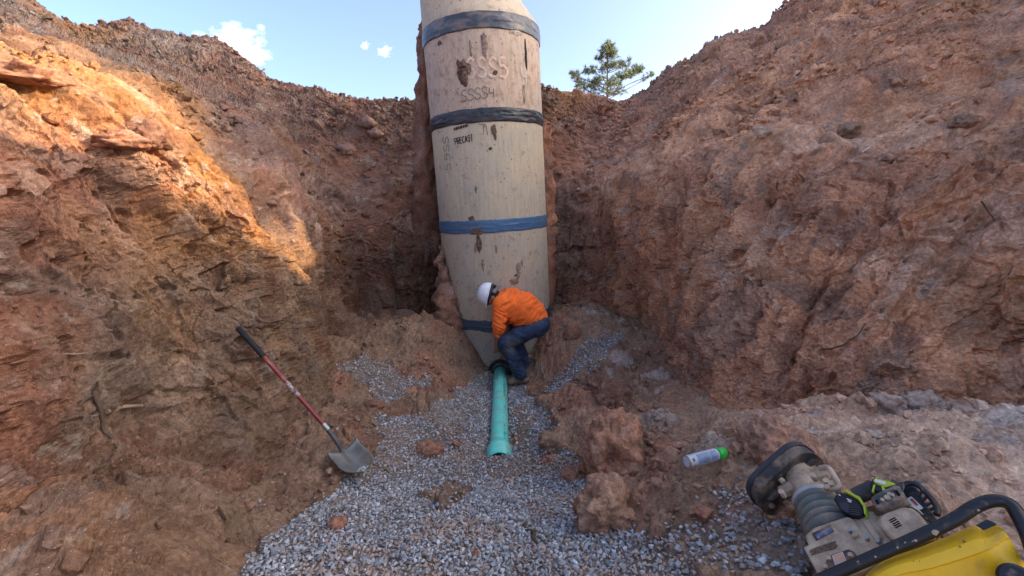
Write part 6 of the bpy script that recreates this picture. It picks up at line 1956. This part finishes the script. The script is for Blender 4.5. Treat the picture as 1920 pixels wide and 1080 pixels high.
bat = tp('battery', [(1561, 934), (1571, 921), (1583, 923), (1609, 936), (1617, 948), (1619, 963), (1606, 967), (1578, 957)], 0.075, 0.075, NAVY, 0.007)
tp('battery_face', [(1571, 944), (1586, 941), (1592, 949), (1590, 962), (1577, 955)], 0.077, 0.006, simple('battery_grey', (0.03, 0.032, 0.045), 0.5, 0.4), 0.002, bat)
for k_ in range(4): tp('battery_fin', [(1594, 950 + k_ * 4), (1612, 952 + k_ * 4), (1612, 953.4 + k_ * 4), (1594, 951.4 + k_ * 4)], 0.0785, 0.004, GREYP, 0.0, bat)
for (x, y, w) in ((1588, 934, 9), (1590, 938, 6), (1572, 926, 4)): tp('battery_mark', [(x, y), (x + w, y + w * 0.45), (x + w - 0.6, y + w * 0.45 + 1.6), (x - 0.6, y + 1.6)], 0.0772, 0.002, WHT, 0.0, bat)
tp('base_trim', [(1580, 919), (1586, 918), (1612, 931), (1622, 947), (1624, 962), (1620, 964), (1617, 948), (1608, 935)], 0.083, 0.05, LIME, 0.003)
link('grip', local(cyl_mesh('grip', rl(1604, 931, 0.05), rl(1642, 914, 0.055), 0.026, 0.028, 20), tool), GREYP, tool)
bod = tp('motor_housing', [(1629, 906), (1634, 898), (1642, 894), (1678, 905), (1690, 914), (1684, 921), (1664, 918), (1648, 922), (1636, 918)], 0.095, 0.07, NAVY, 0.006)
tp('trim', [(1636, 900), (1642, 895.5), (1674, 904.5), (1680, 908), (1660, 913), (1640, 906)], 0.0975, 0.008, LIME, 0.002, bod)
tp('trim', [(1637, 909), (1641, 908), (1637, 921), (1634, 922)], 0.098, 0.01, LIME, 0.001, bod); tp('trim', [(1652, 911), (1656, 911), (1662, 921), (1655, 923)], 0.098, 0.01, LIME, 0.001, bod)
tl = tp('logo_label', [(1641, 898), (1661, 903.5), (1658, 908.5), (1640, 903)], 0.0995, 0.003, WHT, 0.0, bod)
cast_letters('logo_lettering', 1642, 900.5, 1658, 905.5, 5, 4.0, 9, tl, NAVY, 0.1003, 0.0006)
link('nose', local(cyl_mesh('nose', rl(1672, 913, 0.06), rl(1694, 920, 0.055), 0.026, 0.018, 20), tool), BLK, tool)
link('hook', local(tube_mesh('hook', [Vector(q) for q in spline([rl(x, y, 0.10) for x, y in ((1685, 914), (1684, 908), (1690, 905.5), (1694, 909), (1692, 920), (1688, 925))], 18)], 0.0028, 6), tool), GREYP, tool)

# ------------------------------------------------------------------ roots and sticks
ROOT = simple('root_bark', (0.30, 0.225, 0.16), 0.9, 0.1, var=0.3, scale=20)
ROOTD = simple('dark_root_bark', (0.10, 0.07, 0.05), 0.9, 0.1, var=0.3, scale=20)


def root(label, pts, w, mat=ROOT, where='wall', lift=0.03, name='root', cat='root', group=None):
    P3 = []
    for q in pts:
        if where == 'wall':
            g, nrm = on_wall(q[0], q[1], 5)
            d_ = (np.array([0, 0, CZ]) - g); g = g + d_ / np.linalg.norm(d_) * lift
        else:
            g = ground_at(q[0], q[1]); g[2] += (q[2] if len(q) > 2 else lift)
        P3.append(g)
    if where == 'wall':   # keep it near one surface
        ds = np.array([np.linalg.norm(g - np.array([0, 0, CZ])) for g in P3]); dm = np.median(ds)
        P3 = [np.array([0, 0, CZ]) + (g - np.array([0, 0, CZ])) * (np.clip(d, dm - 0.12, dm + 0.12) / d) for g, d in zip(P3, ds)]
    dd = float((P3[0] - np.array([0, 0, CZ])) @ _f); r0 = 0.5 * w * dd / FPX
    pth = spline(P3, 10 * len(P3)); pth = pth + np.stack([fbm(pth * 9 + k * 7, 2, 200 + k) for k in range(3)], -1) * 0.02
    base = Vector(pth[0])
    me = tube_mesh(name, [Vector(q) - base for q in pth], list(np.linspace(r0, r0 * 0.45, len(pth))), 7)
    o = link(name, me, mat, label=label, category=cat); o.location = base
    if group: o['group'] = group
    return o


root('thin pale root sticking from the left bank, left of two', [(92, 668), (125, 665), (165, 661)], 4)
root('thin root sticking from the left bank, right of two', [(180, 665), (220, 660), (258, 653)], 4, ROOTD)
root('thick broken root low in the left bank', [(203, 774), (230, 764), (262, 756)], 12, ROOT)
root('dark twisted root clump in the left bank beside the thick broken root', [(135, 770), (160, 752), (176, 740), (182, 715)], 8, ROOTD)
root('long dark root running down the left bank below the root clump', [(180, 735), (186, 770), (200, 810), (214, 838)], 10, ROOTD)
root('thin dark twig standing out of the right bank', [(1545, 657), (1575, 648), (1605, 628), (1624, 606)], 3.5, ROOTD)
root('curved pale root hanging beside the right side of the manhole', [(1026, 410), (1040, 425), (1046, 445), (1052, 463)], 3.5, ROOT, lift=0.10)
root('fine dark root in the right bank near the right edge', [(1845, 378), (1852, 395), (1862, 412)], 3, ROOTD)
root('pale stick poking up in front of the largest boulder', [(1126, 893, 0.02), (1128, 893, 0.09), (1126, 893, 0.16)], 4, ROOT, 'floor')
root('bent pale twig lying in the gravel at lower left', [(617, 965, 0.02), (628, 950, 0.04), (655, 935, 0.02)], 4, ROOT, 'floor')
root('short stick lying on the near gravel', [(985, 990, 0.015), (1000, 1010, 0.02), (1012, 1030, 0.015)], 9, ROOTD, 'floor', name='stick', cat='stick')
root('pale stick leaning on the right bank near the worker', [(1014, 690, 0.02), (1020, 703, 0.03), (1026, 716, 0.02)], 4, ROOT, 'floor', name='stick', cat='stick')
